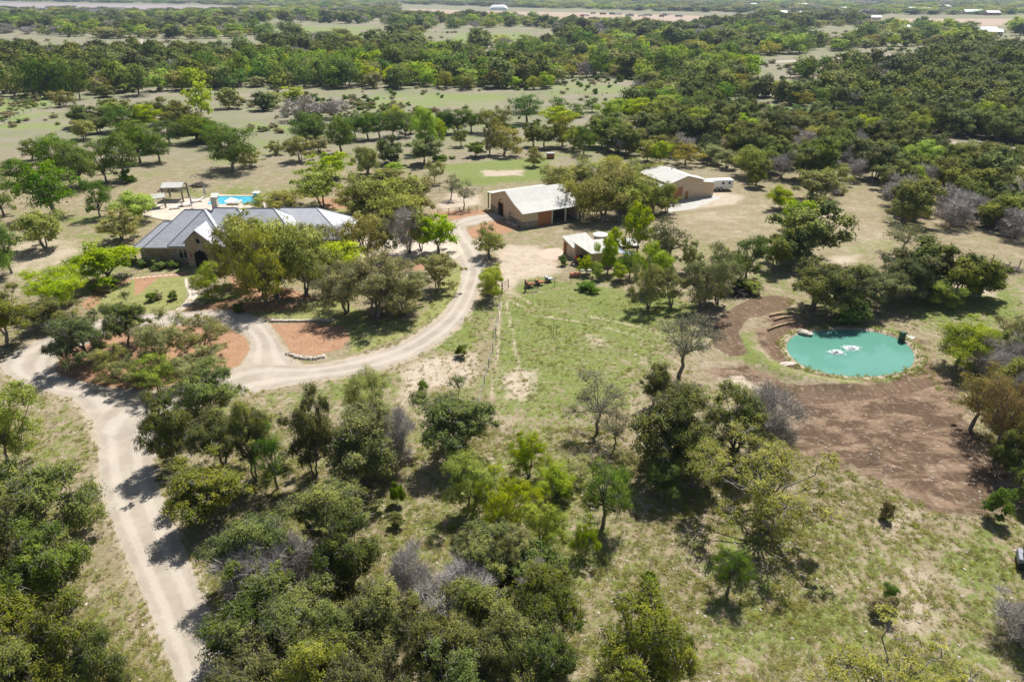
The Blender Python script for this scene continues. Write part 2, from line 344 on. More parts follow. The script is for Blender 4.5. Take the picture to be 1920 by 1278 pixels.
ys = np.concatenate([yb[::-1], yn, yf[yf < 26000]])
GX, GY = np.meshgrid(xs, ys); GX = GX.ravel(); GY = GY.ravel()
near = (np.abs(GX) < 115) & (GY > 10) & (GY < 200)
mid = (GY > 10) & (GY < 900) & (np.abs(GX) < 900)
MK = {k: np.zeros(len(GX)) for k in ('m_green', 'm_far', 'm_sand', 'm_dirt', 'm_dark', 'm_lawn', 'm_mulch')}
def paint(k, px, soft=1.5, v=1.0, sel=near, keep=True):
    d = sdist(GX[sel], GY[sel], W(px)); m = np.clip(0.5 + d / soft, 0, 1) * v
    MK[k][sel] = np.maximum(MK[k][sel], m) if keep else MK[k][sel] * (1 - m)
MK['m_green'][:] = np.where(GY < 110, 0.30, 0.22)
MK['m_far'][:] = np.clip((GY - 130) / 60, 0, 1)
# pasture greens
for poly, v in (([(925,560),(1060,530),(1250,545),(1330,590),(1240,690),(1180,770),(925,790),(900,700)], 0.8),
                ([(820,575),(905,560),(925,600),(905,660),(800,665),(760,660)], 0.85), ([(890,560),(1100,520),(1250,560),(1100,570),(960,590)], 0.6),
                ([(470,738),(560,722),(700,690),(760,700),(740,740),(600,760),(480,770)], 0.8), ([(10,700),(150,760),(180,860),(190,960),(100,900),(60,760)], 0.5),
                ([(240,1020),(330,1240),(300,1278),(200,1100)], 0.4), ([(640,830),(760,850),(850,980),(700,1050)], 0.55), ([(1480,960),(1700,960),(1750,1060),(1600,1278),(1300,1278),(1280,1150)], 0.5),
                ([(1750,970),(1920,960),(1920,1278),(1700,1278),(1760,1100)], 0.78), ([(1280,1000),(1500,950),(1700,930),(1700,1010),(1500,1080),(1300,1100)], 0.5), ([(720,860),(950,800),(1250,900),(1250,1278),(720,1278)], 0.42),
                ([(1690,575),(1920,520),(1920,600),(1740,625)], 0.8), ([(1400,600),(1420,660),(1530,700),(1600,725),(1500,725),(1420,700),(1375,670),(1385,620)], 0.85),
                ([(1400,540),(1470,545),(1480,570),(1440,560)], 0.8), ([(0,430),(120,400),(260,400),(250,500),(60,560),(0,560)], 0.55), ([(330,350),(640,340),(560,372),(330,372)], 0.6),
                ([(925,500),(1070,520),(1090,500),(1150,530),(1080,545),(940,560)], 0.75), ([(1560,450),(1700,440),(1700,480),(1600,480)], 0.6), ([(620,385),(760,400),(720,430),(600,420)], 0.7)):
    paint('m_green', poly, 5.0, v)
for poly, v in (([(0,184),(70,182),(104,192),(60,212),(0,238)], 1.35), ([(20,231),(150,232),(148,243),(0,243)], 0.9), ([(835,312),(900,300),(1040,292),(1030,335),(860,350)], 1.15),
                ([(700,176),(960,176),(930,200),(680,200)], 0.62), ([(1350,190),(1600,198),(1600,226),(1350,226)], 0.7), ([(1395,150),(1550,152),(1560,170),(1400,172)], 0.6),
                ([(880,95),(935,98),(925,116),(885,112)], 1.0), ([(440,50),(720,50),(640,64),(440,60)], 0.7), ([(650,60),(740,62),(735,92),(650,88)], 0.75), ([(850,62),(1000,62),(990,76),(850,80)], 0.7),
                ([(120,235),(280,240),(240,262),(150,262)], 0.5), ([(450,225),(620,240),(560,252),(450,245)], 0.6), ([(380,270),(520,262),(520,300),(380,320)], 0.4), ([(1030,150),(1200,160),(1180,178),(1020,178)], 0.55)):
    paint('m_green', poly, 6.0, v, mid)
# pale bare soil
for poly in ([(745,690),(800,668),(905,655),(908,700),(885,722),(800,735),(760,775),(735,770),(750,725)], [(945,455),(1010,460),(1050,490),(1060,512),(985,525),(965,555),(925,545),(920,500),(930,470)],
             [(1690,1060),(1765,1065),(1765,1180),(1720,1200),(1680,1160)], [(940,690),(1010,690),(1010,750),(950,755),(930,720)], [(1090,625),(1140,632),(1150,655),(1100,650)],
             [(840,360),(905,365),(905,385),(830,400),(815,385)], [(1580,1075),(1625,1075),(1625,1105),(1580,1105)], [(1640,940),(1740,955),(1700,1010),(1640,990)], [(900,318),(985,318),(985,330),(900,332)],
             [(240,860),(290,960),(270,1000),(230,930)], [(1300,690),(1360,685),(1440,700),(1470,740),(1380,740)], [(1740,520),(1900,500),(1870,560),(1800,545)], [(1280,350),(1400,365),(1390,385),(1290,395)], [(880,450),(905,440),(930,470),(905,475)],
             [(1550,480),(1620,475),(1600,510),(1550,500)]):
    paint('m_sand', poly, 3.5, 0.8)
paint('m_sand', [(0,455),(120,440),(190,455),(120,500),(0,540)], 4, 0.55)
for poly in ([(1240,395),(1420,370),(1640,380),(1700,440),(1690,480),(1560,490),(1400,460),(1250,440)],): paint('m_sand', poly, 8, 0.42)
for line in ([(958,548),(1010,575),(1090,590),(1200,612),(1310,660)], [(955,560),(1000,590),(1090,603),(1190,628),(1290,690)], [(948,560),(960,620),(975,700),(968,790)], [(938,565),(935,640),(925,720),(915,800)]):
    P_ = W(line); S_ = [Vector((*q, 0)) for q in P_]; poly = []
    for i_, q in enumerate(S_):
        dd = (S_[min(i_ + 1, len(S_) - 1)] - S_[max(i_ - 1, 0)]).normalized(); poly.append(((q + Vector((-dd.y, dd.x, 0)) * .3), (q - Vector((-dd.y, dd.x, 0)) * .3)))
    pl = [(v[0].x, v[0].y) for v in poly] + [(v[1].x, v[1].y) for v in poly[::-1]]
    dd = sdist(GX[near], GY[near], pl); MK['m_sand'][near] = np.maximum(MK['m_sand'][near], np.clip(.5 + dd / .9, 0, 1) * .75)
# graded brown earth round the pond
for poly in ([(1390,640),(1440,585),(1520,600),(1740,640),(1760,700),(1700,712),(1550,712),(1420,690)], [(1290,690),(1400,678),(1470,712),(1560,716),(1650,715),(1735,690),(1790,715),(1820,790),(1880,850),(1925,880),(1925,965),(1850,965),(1780,980),(1735,955),(1650,905),(1560,875),(1500,850),(1450,825),(1470,770),(1430,720),(1300,705)]):
    paint('m_dirt', poly, 5.0, 0.9)
paint('m_dirt', [(1384,600),(1402,596),(1408,625),(1425,655),(1470,690),(1540,712),(1620,722),(1560,730),(1480,716),(1420,695),(1388,660)], 1.5, 1.0, keep=False)
for poly in ([(1328,622),(1355,588),(1400,562),(1450,552),(1492,562),(1480,580),(1440,588),(1402,604),(1384,630),(1400,668),(1368,668),(1338,650)], [(1455,598),(1500,600),(1478,625),(1466,655),(1480,680),(1450,672),(1435,640),(1440,615)],
             [(1480,722),(1600,728),(1740,706),(1760,720),(1700,740),(1600,752),(1500,760)]):
    paint('m_dark', poly, 1.2, 0.95)
dp = sdist(GX[near], GY[near], PONDS)
MK['m_sand'][near] = np.maximum(MK['m_sand'][near], np.clip(1.3 - np.abs(dp + 0.25) / 0.45, 0, 1) * 1.1)
MK['m_dirt'][near] *= 1 - np.clip(1.3 - np.abs(dp + 0.3) / 0.5, 0, 1)
MK['m_dark'][near] *= 1 - np.clip(1.3 - np.abs(dp + 0.3) / 0.5, 0, 1)
MK['m_green'][near] = np.maximum(MK['m_green'][near], np.clip(1.1 - np.abs(dp + 1.1) / 0.7, 0, 1) * 0.9)
# lawns and planting beds
for poly in ([(170,575),(205,540),(250,517),(350,512),(352,545),(345,570),(270,595),(200,600)], [(355,545),(420,560),(560,570),(640,560),(700,600),(560,600),(455,590),(380,570)], [(490,590),(650,600),(760,600),(780,620),(660,650),(640,610)],
             [(840,500),(868,492),(872,530),(830,585),(760,630),(660,665),(655,640),(740,620),(800,580)], [(610,375),(680,385),(690,400),(610,395)]):
    paint('m_lawn', poly, 1.2, 0.9)
for poly in ([(100,700),(118,655),(200,625),(330,610),(420,612),(462,632),(470,655),(450,685),(400,702),(320,722),(250,738),(180,722)], [(505,607),(580,604),(650,612),(658,635),(640,655),(585,668),(545,662),(525,630)],
             [(150,570),(180,545),(240,520),(350,508),(352,518),(250,524),(205,548),(180,575),(160,582)], [(300,520),(250,560),(252,520)], [(350,575),(430,560),(560,570),(560,580),(450,590),(375,590),(340,600),(240,612),(250,597),(320,585)],
             [(872,432),(925,410),(975,425),(955,436),(885,448)], [(800,400),(860,395),(925,392),(920,404),(865,412),(840,412)], [(660,432),(850,425),(840,440),(700,440)], [(640,500),(790,490),(800,505),(650,520)], [(420,510),(560,545),(600,560),(450,560)],
             [(590,372),(720,372),(700,392),(610,392)]):
    paint('m_mulch', poly, 1.0, 0.85)
GZ = np.zeros(len(GX)); GZ[near] = -0.75 * np.clip((dp + 0.15) / 1.6, 0, 1) ** 0.8
# berm of spread earth west of the pond
BL = W([(1400,598),(1394,625),(1402,655),(1430,686),(1480,706),(1540,720),(1600,727)])
bd = np.full(near.sum(), 1e9)
for (x1, y1), (x2, y2) in zip(BL[:-1], BL[1:]):
    ex, ey = x2 - x1, y2 - y1; tt = np.clip(((GX[near] - x1) * ex + (GY[near] - y1) * ey) / (ex * ex + ey * ey), 0, 1); bd = np.minimum(bd, np.hypot(GX[near] - x1 - tt * ex, GY[near] - y1 - tt * ey))
GZ[near] += .55 * np.exp(-(bd / 1.1) ** 2) * (dp < -.9)
nx, ny = len(xs), len(ys); I = np.arange(nx * ny).reshape(ny, nx)
quads = np.stack([I[:-1, :-1].ravel(), I[:-1, 1:].ravel(), I[1:, 1:].ravel(), I[1:, :-1].ravel()], 1)
gm = mesh_np("ground", np.stack([GX, GY, GZ], 1), quads, True); gm.materials.append(M['ground'])
go = bpy.data.objects.new("ground", gm); COL.objects.link(go)
tag(go, "dry grassy pasture with green patches and bare earth", "ground", kind='structure')
def sheet(name, poly, z, m, label, cat, kind='structure', th=0.0):
    b = MB(); n = len(poly)
    if th: b.prism(poly, z - th, z)
    else: b.add([(p[0], p[1], z) for p in poly], [tuple(range(n))])
    o = b.build(name, m); return tag(o, label, cat, kind=kind)
def ccw(p):
    a = sum(p[i][0] * p[(i + 1) % len(p)][1] - p[(i + 1) % len(p)][0] * p[i][1] for i in range(len(p))); return p if a > 0 else p[::-1]
rnd = random.Random(5); ROADS = []
def road(name, LR, z, label, sub=16, jit=0.16, cat="road"):
    """LR: pairs of photo pixels for the two edges of the roadway, laid on the ground"""
    L = [Vector(U(*a)).to_3d() for a, b in LR]; R = [Vector(U(*b)).to_3d() for a, b in LR]
    def cr(p):
        p = [2 * p[0] - p[1]] + p + [2 * p[-1] - p[-2]]; o = []
        for i in range(1, len(p) - 2):
            for j in range(sub):
                t = j / sub; a, b, c, d = p[i-1:i+3]
                o.append(0.5 * ((2*b) + (c-a)*t + (2*a-5*b+4*c-d)*t*t + (-a+3*b-3*c+d)*t**3))
        return o + [p[-2]]
    L, R = cr(L), cr(R); K = 8; V = []; A = []
    for l, r in zip(L, R):
        jl, jr = rnd.uniform(-jit, jit), rnd.uniform(-jit, jit); w = (r - l).normalized()
        for k in range(K + 1):
            t = k / K; q = l.lerp(r, t) + w * (jl * (1 - t) + jr * t) * (1 if k in (0, K) else 0.3); V.append((q.x, q.y, z)); A.append(t)
    ROADS.append([(q.x, q.y) for q in L] + [(q.x, q.y) for q in R[::-1]])
    n = len(L); Q = np.array([(i*(K+1)+k, i*(K+1)+k+1, (i+1)*(K+1)+k+1, (i+1)*(K+1)+k) for i in range(n-1) for k in range(K)])
    me = mesh_np(name, np.array(V), Q); me.materials.append(M['gravel'])
    a = me.attributes.new("across", 'FLOAT', 'POINT'); a.data.foreach_set('value', np.array(A, np.float32))
    o = bpy.data.objects.new(name, me); COL.objects.link(o)
    if me.polygons[0].normal.z < 0: me.flip_normals()
    return tag(o, label, cat, kind='structure')
road("driveway", [((350,1330),(470,1330)),((330,1278),(440,1278)),((262,1100),(400,1160)),((225,1020),(368,1080)),((192,930),(330,990)),((184,860),(292,890)),((180,815),(288,815)),((163,772),(340,762)),((120,742),(420,738)),((160,715),(520,726))][:8], 0.010, "pale gravel driveway running up from the bottom of the photo")
road("driveway", [((163,775),(345,800)),((128,746),(300,738)),((62,727),(180,722)),((10,700),(112,700)),((6,678),(105,678)),((42,652),(122,658)),((82,634),(165,645)),((150,610),(200,625)),((250,590),(262,612)),((370,583),(330,610)),((440,582),(395,603)),((492,600),(445,618)),((522,635),(470,645)),((540,668),(460,672)),((570,688),(440,705)),((560,724),(400,742))][:15], 0.014, "gravel loop of the driveway round the tree island")
road("driveway", [((170,800),(290,860)),((200,770),(330,790)),((300,735),(400,745)),((400,703),(460,737)),((480,682),(520,728)),((575,686),(600,712)),((650,674),(690,697)),((735,650),(780,667)),((795,617),(845,625)),((838,580),(880,583)),((860,535),(900,540)),((864,500),(911,500)),((850,475),(900,465)),((835,452),(880,440)),((830,432),(872,424)),((858,412),(900,420)),((900,402),(940,410)),((925,400),(950,406))], 0.018, "wide gravel driveway curving from the junction up to the horse barn")
sheet("garage_court", ccw(W([(655,447),(700,440),(800,436),(855,440),(870,475),(840,492),(775,492),(700,500),(655,492)])), 0.022, M['paving'], "pale paved court beside the house garage", "paving")
sheet("stone_walk", ccw(W(smooth_poly([(346,524),(351,522),(353,532),(363,540),(372,550),(366,562),(352,576),(338,584),(330,580),(346,566),(355,553),(349,541)], 3))), 0.022, M['paving'], "curving pale walk across the front lawn", "path")
road("dirt_track", [((246,107),(256,107)),((252,95),(261,95)),((260,82),(268,82)),((263,74),(269,74))], 0.03, "pale dirt track in the far upper field", 6, 0.3, "track")
road("white_road", [((1420,116),(1420,120)),((1500,112),(1500,116)),((1600,106),(1600,109.5)),((1690,99.5),(1690,103)),((1735,97),(1735,99.5))], 0.03, "white road crossing the far woods", 6, 0.3, "road")
road("dirt_track", [((1770,266),(1770,270)),((1830,268),(1830,273)),((1880,274),(1880,279)),((1930,280),(1930,286))], 0.03, "pale dirt track in the clearing at the upper edge of the woods", 6, 0.3, "track")
sheet("barn_apron", ccw(W([(1245,378),(1337,366),(1352,371),(1300,392),(1255,398)])), 0.012, M['concrete'], "concrete apron before the big metal barn", "paving")
sheet("round_pad", W(smooth_poly([(1007,476),(1020,468),(1042,465),(1056,470),(1058,480),(1045,487),(1022,486)], 4))[::-1], 0.012, M['pinkslab'], "round pinkish pad beside the small shed", "paving")
sheet("pump_slab", ccw(W([(1688,640),(1697,626),(1718,632),(1700,641)])), 0.012, M['concrete'], "small concrete slab at the pond edge", "paving")
for P_ in ROADS[:3]:                     # loose pale verge along the driveway
    dd = sdist(GX[near], GY[near], P_); MK['m_sand'][near] = np.maximum(MK['m_sand'][near], np.clip(1.15 - np.abs(dd + .1) / .9, 0, 1) * .62)
for k, v in MK.items():
    a = gm.attributes.new(k, 'FLOAT', 'POINT'); a.data.foreach_set('value', v.astype(np.float32))
# pond
wz = -0.16; sc_ = (H - wz) / H
wp = smooth_poly(W(POND), 6); cx = sum(p[0] for p in wp) / len(wp); cy = sum(p[1] for p in wp) / len(wp)
wp = [(cx + (p[0] - cx) * 1.03, cy + (p[1] - cy) * 1.03) for p in wp]
sheet("pond_water", ccw(wp), wz, M['water'], "turquoise pond water with two foaming aerators", "pond")
rng = np.random.default_rng(3)
for (px, py, s, lab) in ((1567, 661, 0.8, "white foam of the pond aerator nearer the log ramp"), (1596, 653, 1.0, "white foam of the pond aerator nearer the pump box")):
    c = U(px, py, wz); t = empty("fountain", (c[0], c[1], wz), 0, lab, "fountain", "aerators in the pond")
    b = MB(); b.lathe([(0.12, -0.05), (0.16, 0.05), (0.10, 0.10), (0.04, 0.22)], n=10); b.build("nozzle", M['steel'], t)
    V = []; Q = []
    for k in range(1100):
        a = rng.uniform(0, 6.28); r = abs(rng.normal(0, 0.42)) * s; zz = max(0.02, rng.uniform(0, 0.32) * (1 - r / 1.4)); q = rng.uniform(0.02, 0.055)
        o = np.array([r * math.cos(a) * 1.25, r * math.sin(a) * 0.75, zz]); nrm = rng.normal(size=3) * .5 + np.array([0, 0, 1]); nrm /= np.linalg.norm(nrm); e = np.cross(nrm, [0.3, 0.5, 0.8]); e /= np.linalg.norm(e); f = np.cross(nrm, e)
        i = len(V); V += [o + q*e, o + q*f, o - q*e, o - q*f]; Q.append((i, i+1, i+2, i+3))
    me = mesh_np("spray", np.array(V), np.array(Q)); me.materials.append(M['foam']); o = bpy.data.objects.new("spray", me); COL.objects.link(o); o.parent = t
    b = MB(); n = 22; ring = []
    for j in range(n):
        a = 6.283 * j / n; r = 0.75 * s * rng.uniform(0.6, 1.15); ring.append((1.25 * r * math.cos(a), 0.7 * r * math.sin(a), 0.012))
    b.add(ring, [tuple(range(n))]); b.build("foam_patch", M['foam'], t)
def rock(name, px, py, sx, sy, sz, lab, rz=0.3, m='rock', seed=1, group=None, cat="rock", zoff=0):
    r = np.random.default_rng(seed); b = MB(); n = 9; c = U(px, py)
    prof = [(1.0, 0.0), (1.05, 0.35), (0.85, 0.8), (0.5, 1.0)]
    V = []
    for k, (q, z) in enumerate(prof):
        for j in range(n):
            a = 6.283 * j / n; w = 1 + 0.18 * r.normal(); V.append((sx * q * w * math.cos(a), sy * q * w * math.sin(a), sz * z * (1 + 0.1 * r.normal()) if k else -0.1))
    Fs = [(k*n+j, k*n+(j+1) % n, (k+1)*n+(j+1) % n, (k+1)*n+j) for k in range(3) for j in range(n)] + [tuple(3*n+j for j in range(n))]
    b.add(V, Fs); o = b.build(name, M[m], loc=(c[0], c[1], zoff)); o.rotation_euler.z = rz; return tag(o, lab, cat, group)
rock("rock_slab", 1509, 624, 0.9, 0.45, 0.3, "pale flat stone ramp jutting into the pond near the logs", -0.5, seed=2)
rock("rock_slab", 1475, 683, 0.85, 0.4, 0.2, "pinkish flat stone slab at the near left shore of the pond", 0.2, seed=3)
for i, (a, b_) in enumerate((((1443,592),(1486,586)), ((1452,600),(1491,592)), ((1440,618),(1492,603)))):
    p = P3(*a, 0.15); q = P3(*b_, 0.15); m_ = (p + q) / 2 + Vector((0, 0.25, 0.02)); bb = MB(); bb.tube([p, p.lerp(m_, .5) + Vector((0, .1, 0)), m_, q.lerp(m_, .5), q], [0.11, 0.13, 0.13, 0.11, 0.08], 7)
    tag(bb.build("fallen_log", M['log'], smooth=True), ["pale log on brown earth, highest of three above the pond", "pale log lying between two others above the pond", "longest pale log, nearest the pond of the three"][i], "log", "logs laid beside the pond")
c = U(1690, 637); t = empty("pump_box", (c[0], c[1], 0), 0.3, "dark green pump box standing at the pond's right shore", "pump box")
b = MB(); b.box(-.28, .28, -.22, .22, 0.08, 0.95); b.build("cabinet", M['green_paint'], t, bevel=0.03); b = MB(); b.box(-.32, .32, -.26, .26, 0.95, 1.02); b.build("lid", M['green_paint'], t)
b = MB(); b.box(-.34, .34, -.3, .3, 0, 0.08); b.build("base", M['rubber'], t)
# ------------------------------------------------------------------ buildings
def roof_hip(x0, x1, y0, y1, z0, zr, th=0.16, inset=None):
    """hip roof solid: 45-degree hips"""
    w, d = x1 - x0, y1 - y0; h = min(w, d) / 2 if inset is None else inset
    if w >= d: r0, r1 = (x0 + h, (y0 + y1) / 2), (x1 - h, (y0 + y1) / 2)
    else: r0, r1 = ((x0 + x1) / 2, y0 + h), ((x0 + x1) / 2, y1 - h)
    v = [(x0, y0, z0), (x1, y0, z0), (x1, y1, z0), (x0, y1, z0), (r0[0], r0[1], zr), (r1[0], r1[1], zr)]
    v += [(x0, y0, z0 - th), (x1, y0, z0 - th), (x1, y1, z0 - th), (x0, y1, z0 - th)]
    f = [(0, 1, 5, 4), (1, 2, 5), (2, 3, 4, 5), (3, 0, 4)] if w >= d else [(0, 1, 4), (1, 2, 5, 4), (2, 3, 5), (3, 0, 4, 5)]
    f += [(0, 6, 7, 1), (1, 7, 8, 2), (2, 8, 9, 3), (3, 9, 6, 0), (9, 8, 7, 6)]
    return v, f, (r0, r1)
hx = empty("ranch_house", (-40, 95, 0), 0, "large stone ranch house with grey hipped shingle roofs behind oak trees", "house")
def HB(b, name, m, **k):
    b.v = [(x + 40, y - 95, z) for x, y, z in b.v]; return b.build(name, m, hx, **k)
blocks = [(-53.9, -46, 92.3, 99.3, 2.5, 5.3), (-52.3, -40, 92.1, 101.7, 2.58, 6.7), (-48.8, -40.2, 92.0, 101.1, 2.84, 6.86), (-48.2, -35.2, 92.4, 102.2, 2.8, 6.84), (-43.6, -29.6, 91.8, 101.8, 2.86, 6.92), (-39.5, -24.2, 94.8, 104.9, 2.88, 6.1)]
for i, bl in enumerate(blocks):
    b = MB(); v, f, (r0, r1) = roof_hip(*bl); b.add(v, f); HB(b, "roof", M['shingle'])
    x0, x1, y0, y1, z0, zr = bl; cap = MB()
    cs = [(x0, y0), (x0, y1), (x1, y0), (x1, y1)]
    for k, (cx_, cy_) in enumerate(cs):
        r = r0 if k < 2 else r1
        if y1 - y0 > x1 - x0: r = r0 if k in (0, 2) else r1
        cap.tube([(cx_, cy_, z0 + .02), (r[0], r[1], zr + .02)], 0.055, 5)
    cap.tube([(r0[0], r0[1], zr + .02), (r1[0], r1[1], zr + .02)], 0.055, 5); HB(cap, "ridge_cap", M['fascia'])
    w = MB(); w.box(x0 + .6, x1 - .6, y0 + .6 + .001 * i, y1 - .6, 0, z0 - .15); HB(w, "wall", M['stone'])
# entrance gable
gx0, gx1, gyf, gxm = -46.0, -41.7, 90.7, -43.85
b = MB(); b.add([(gx0 + .25, gyf + .35, 0), (gx1 - .25, gyf + .35, 0), (gx1 - .25, gyf + .35, 3.7), (gxm, gyf + .35, 5.35), (gx0 + .25, gyf + .35, 3.7),
                 (gx0 + .25, gyf + 3.0, 0), (gx1 - .25, gyf + 3.0, 0), (gx1 - .25, gyf + 3.0, 3.7), (gxm, gyf + 3.0, 5.35), (gx0 + .25, gyf + 3.0, 3.7)],
                [(0, 1, 2, 3, 4), (9, 8, 7, 6, 5), (1, 6, 7, 2), (5, 0, 4, 9)]); HB(b, "entrance_gable", M['stone'])
for s, xa in ((-1, gx0), (1, gx1)):
    b = MB(); q = [(xa, gyf, 3.62), (gxm, gyf, 5.6), (gxm, gyf + 5, 5.6), (xa, gyf + 5, 3.62)]
    b.slab(q if s > 0 else q[::-1], 0.14); 
    HB(b, "gable_roof", M['shingle'])
b = MB(); pts = [(-44.75, 0), (-42.95, 0), (-42.95, 1.9), (-43.2, 2.3), (-43.85, 2.55), (-44.5, 2.3), (-44.75, 1.9)]
b.add([(x, gyf + .30, z) for x, z in pts] + [(x, gyf + .36, z) for x, z in pts], [tuple(range(7))] + [(i, i + 7, (i + 1) % 7 + 7, (i + 1) % 7) for i in range(7)]); HB(b, "door", M['dark'])
b = MB(); b.box(-44.05, -43.6, gyf + .28, gyf + .34, 3.6, 4.2); HB(b, "window", M['dark'])
for sx in (-45.15, -42.5):
    b = MB(); b.box(sx - .1, sx + .1, gyf + .15, gyf + .34, 1.55, 1.95); HB(b, "lantern", M['rust'])
for (wx0, wx1, z0, z1, yy) in ((-47.75, -46.25, 0.75, 2.3, 92.58), (-53.1, -52.5, 0.9, 2.0, 92.88), (-38.6, -37.0, .8, 2.2, 92.38), (-34.5, -32.8, .8, 2.2, 92.38)):
    b = MB(); b.box(wx0, wx1, yy - .02, yy + .06, z0, z1); HB(b, "window", M['trim'])
    b = MB(); m_ = (wx0 + wx1) / 2
    for xa, xb in ((wx0 + .12, m_ - .06), (m_ + .06, wx1 - .12)): b.box(xa, xb, yy - .035, yy + .02, z0 + .1, z1 - .1)
    p = HB(b, "pane", M['glass'])
b = MB(); b.box(-43.9, -43.1, 97.8, 98.5, 4.5, 8.15); HB(b, "chimney", M['trim']); b = MB(); b.box(-43.98, -43.02, 97.72, 98.58, 8.15, 8.27); HB(b, "chimney_cap", M['trim'])
for xg in (-26.5,): 
    b = MB(); b.box(-24.83, -24.76, 97, 99.8, 0.1, 2.2); b.box(-24.83, -24.76, 100.6, 103.4, 0.1, 2.2); HB(b, "garage_door", M['wood_door'])

# pool terrace behind the house
sheet("pool_deck", ccw([(-66, 117), (-60, 113.5), (-52, 112), (-43, 112), (-43, 122), (-45, 128.5), (-56.5, 129.6), (-58.5, 126), (-62, 127), (-66, 124)]), 0.10, M['paving'], "pale stone terrace around the swimming pool", "paving", th=0.3)
t = empty("swimming_pool", (-51.5, 125.6, 0.1), 0, "long blue swimming pool with raised square spa behind the house", "swimming pool")
pw = [(-56.4, 128.0), (-48.0, 128.0), (-46.9, 123.6), (-55.9, 122.8)]
b = MB(); b.prism([(x + 51.5, y - 125.6) for x, y in ccw(pw)], 0.0, 0.03); b.build("water", M['pool'], t)
b = MB(); b.box(-5.2, 3.6, 2.42, 2.8, -0.05, 0.16); b.build("coping", M['trim'], t)
b = MB(); b.box(-0.6, 1.6, -3.4, -1.3, -0.02, 0.45); sp_ = b.build("spa", M['trim'], t, bevel=0.04); b = MB(); b.box(-0.25, 1.25, -3.05, -1.65, 0.45, 0.47); b.build("spa_water", M['blue_glass'], t)
for i, (px, py) in enumerate(((404, 373), (482, 369))):
    c = U(px, py, 0.1); t = empty("planter_pillar", (c[0], c[1], 0.1), 0, ["teal tiled pillar with pale cap at the chimney end of the pool", "teal tiled pillar with pale cap at the far end of the pool"][i], "pillar", "tiled pillars beside the pool")
    b = MB(); b.box(-.45, .45, -.45, .45, 0, 0.75); b.build("pillar", M['blue_glass'], t); b = MB(); b.box(-.6, .6, -.6, .6, 0.75, 0.92); b.build("cap", M['white'], t)
# pavilion
def pavilion(px, py, w, d, h, lab, name, rz=0.1, m='white'):
    c = U(px, py); t = empty(name, (c[0], c[1], 0.1), rz, lab, "pavilion")
    b = MB(); b.slab([(-w/2 - .2, -d/2 - .2, h - .3), (w/2 + .2, -d/2 - .2, h - .3), (w/2 + .2, 0, h + .25), (-w/2 - .2, 0, h + .25)], .1)
    b.slab([(-w/2 - .2, 0, h + .25), (w/2 + .2, 0, h + .25), (w/2 + .2, d/2 + .2, h - .3), (-w/2 - .2, d/2 + .2, h - .3)], .1); b.build("roof", M['metal_roof' if m == 'white' else m], t)
    for sx in (-1, 1):
        for sy in (-1, 1):
            b = MB(); b.box(sx*w/2 - .12, sx*w/2 + .12, sy*d/2 - .12, sy*d/2 + .12, 0, h - .25); b.build("post", M['post'], t)
    [MB().box(-w/2, w/2, s * d/2 - .08, s * d/2 + .08, h - .5, h - .3).build("beam", M['post'], t) for s in (-1, 1)]
    return t
pavilion(332, 374, 3.4, 3.2, 2.9, "open pavilion with white gabled roof on dark posts beside the pool terrace", "pavilion")
pavilion(300, 389, 1.9, 1.9, 2.2, "small square white shade roof below the yellow-green tree", "shade_shelter", 0.5)
for i, (px, py, lab) in enumerate(((386, 371, "closed grey parasol standing beside the pool chimney"), (361, 391, "closed grey parasol between the pavilion and house roof"))):
    c = U(px, py, .1); t = empty("parasol", (c[0], c[1], 0.1), 0, lab, "parasol", "closed parasols on the pool terrace")
    b = MB(); b.lathe([(0.035, 0), (0.035, 2.5)], n=6); b.build("pole", M['steel'], t); b = MB(); b.lathe([(0.14, 0.7), (0.2, 0.95), (0.13, 1.8), (0.05, 2.6)], n=8); b.build("canopy", M['canvas'], t); b = MB(); b.lathe([(0.3, 0), (0.3, 0.1)], n=10); b.build("base", M['concrete'], t)
t = None
c = U(437, 396, .1); t = empty("parasol", (c[0], c[1], 0.1), 0, "open white parasol above the ridge of the house roof", "parasol")
b = MB(); b.lathe([(1.2, 1.9), (0.6, 2.2), (0.05, 2.45)], n=8); b.build("canopy", M['white'], t); b = MB(); b.lathe([(0.05, 0), (0.05, 2.4)], n=6); b.build("pole", M['steel'], t)
def lounger(px, py, rz, lab):
    c = U(px, py, .1); t = empty("sun_lounger", (c[0], c[1], 0.1), rz, lab, "sun lounger", "loungers on the pool terrace")
    b = MB(); b.box(-1, .35, -.35, .35, .3, .4); b.slab([(.35, -.35, .4), (1.0, -.35, .8), (1.0, .35, .8), (.35, .35, .4)], .08); b.build("cushion", M['white'], t)
    [MB().box(x - .04, x + .04, y - .04, y + .04, 0, .3).build("leg", M['terracotta'], t) for x in (-.9, .3) for y in (-.3, .3)]
lounger(330, 391, 0.5, "white lounger on the terrace in front of the pavilion"); lounger(372, 378, 0.6, "pale lounger on the terrace between the two closed parasols"); lounger(352, 386, 0.5, "white lounger by the nearer closed parasol")
c = U(341, 386, .1); t = empty("patio_table", (c[0], c[1], 0.1), 0, "round dark patio table on the terrace below the pavilion", "table")
b = MB(); b.lathe([(.6, .7), (.6, .76)], n=14); b.build("tabletop", M['terracotta'], t); b = MB(); b.lathe([(.3, 0), (.05, .1), (.05, .7)], n=8); b.build("pedestal", M['terracotta'], t)

# ---- horse barn
A0 = Vector((-1.0, 114.35)); UU = Vector((0.89, 0.456)).normalized(); VV = Vector((UU.y, -UU.x))  # UU along the ridge, VV down the near slope
t = empty("horse_barn", (A0.x, A0.y, 0), math.atan2(UU.y, UU.x), "tan horse barn with white two-pitch metal roof and stone base beside the driveway", "barn")
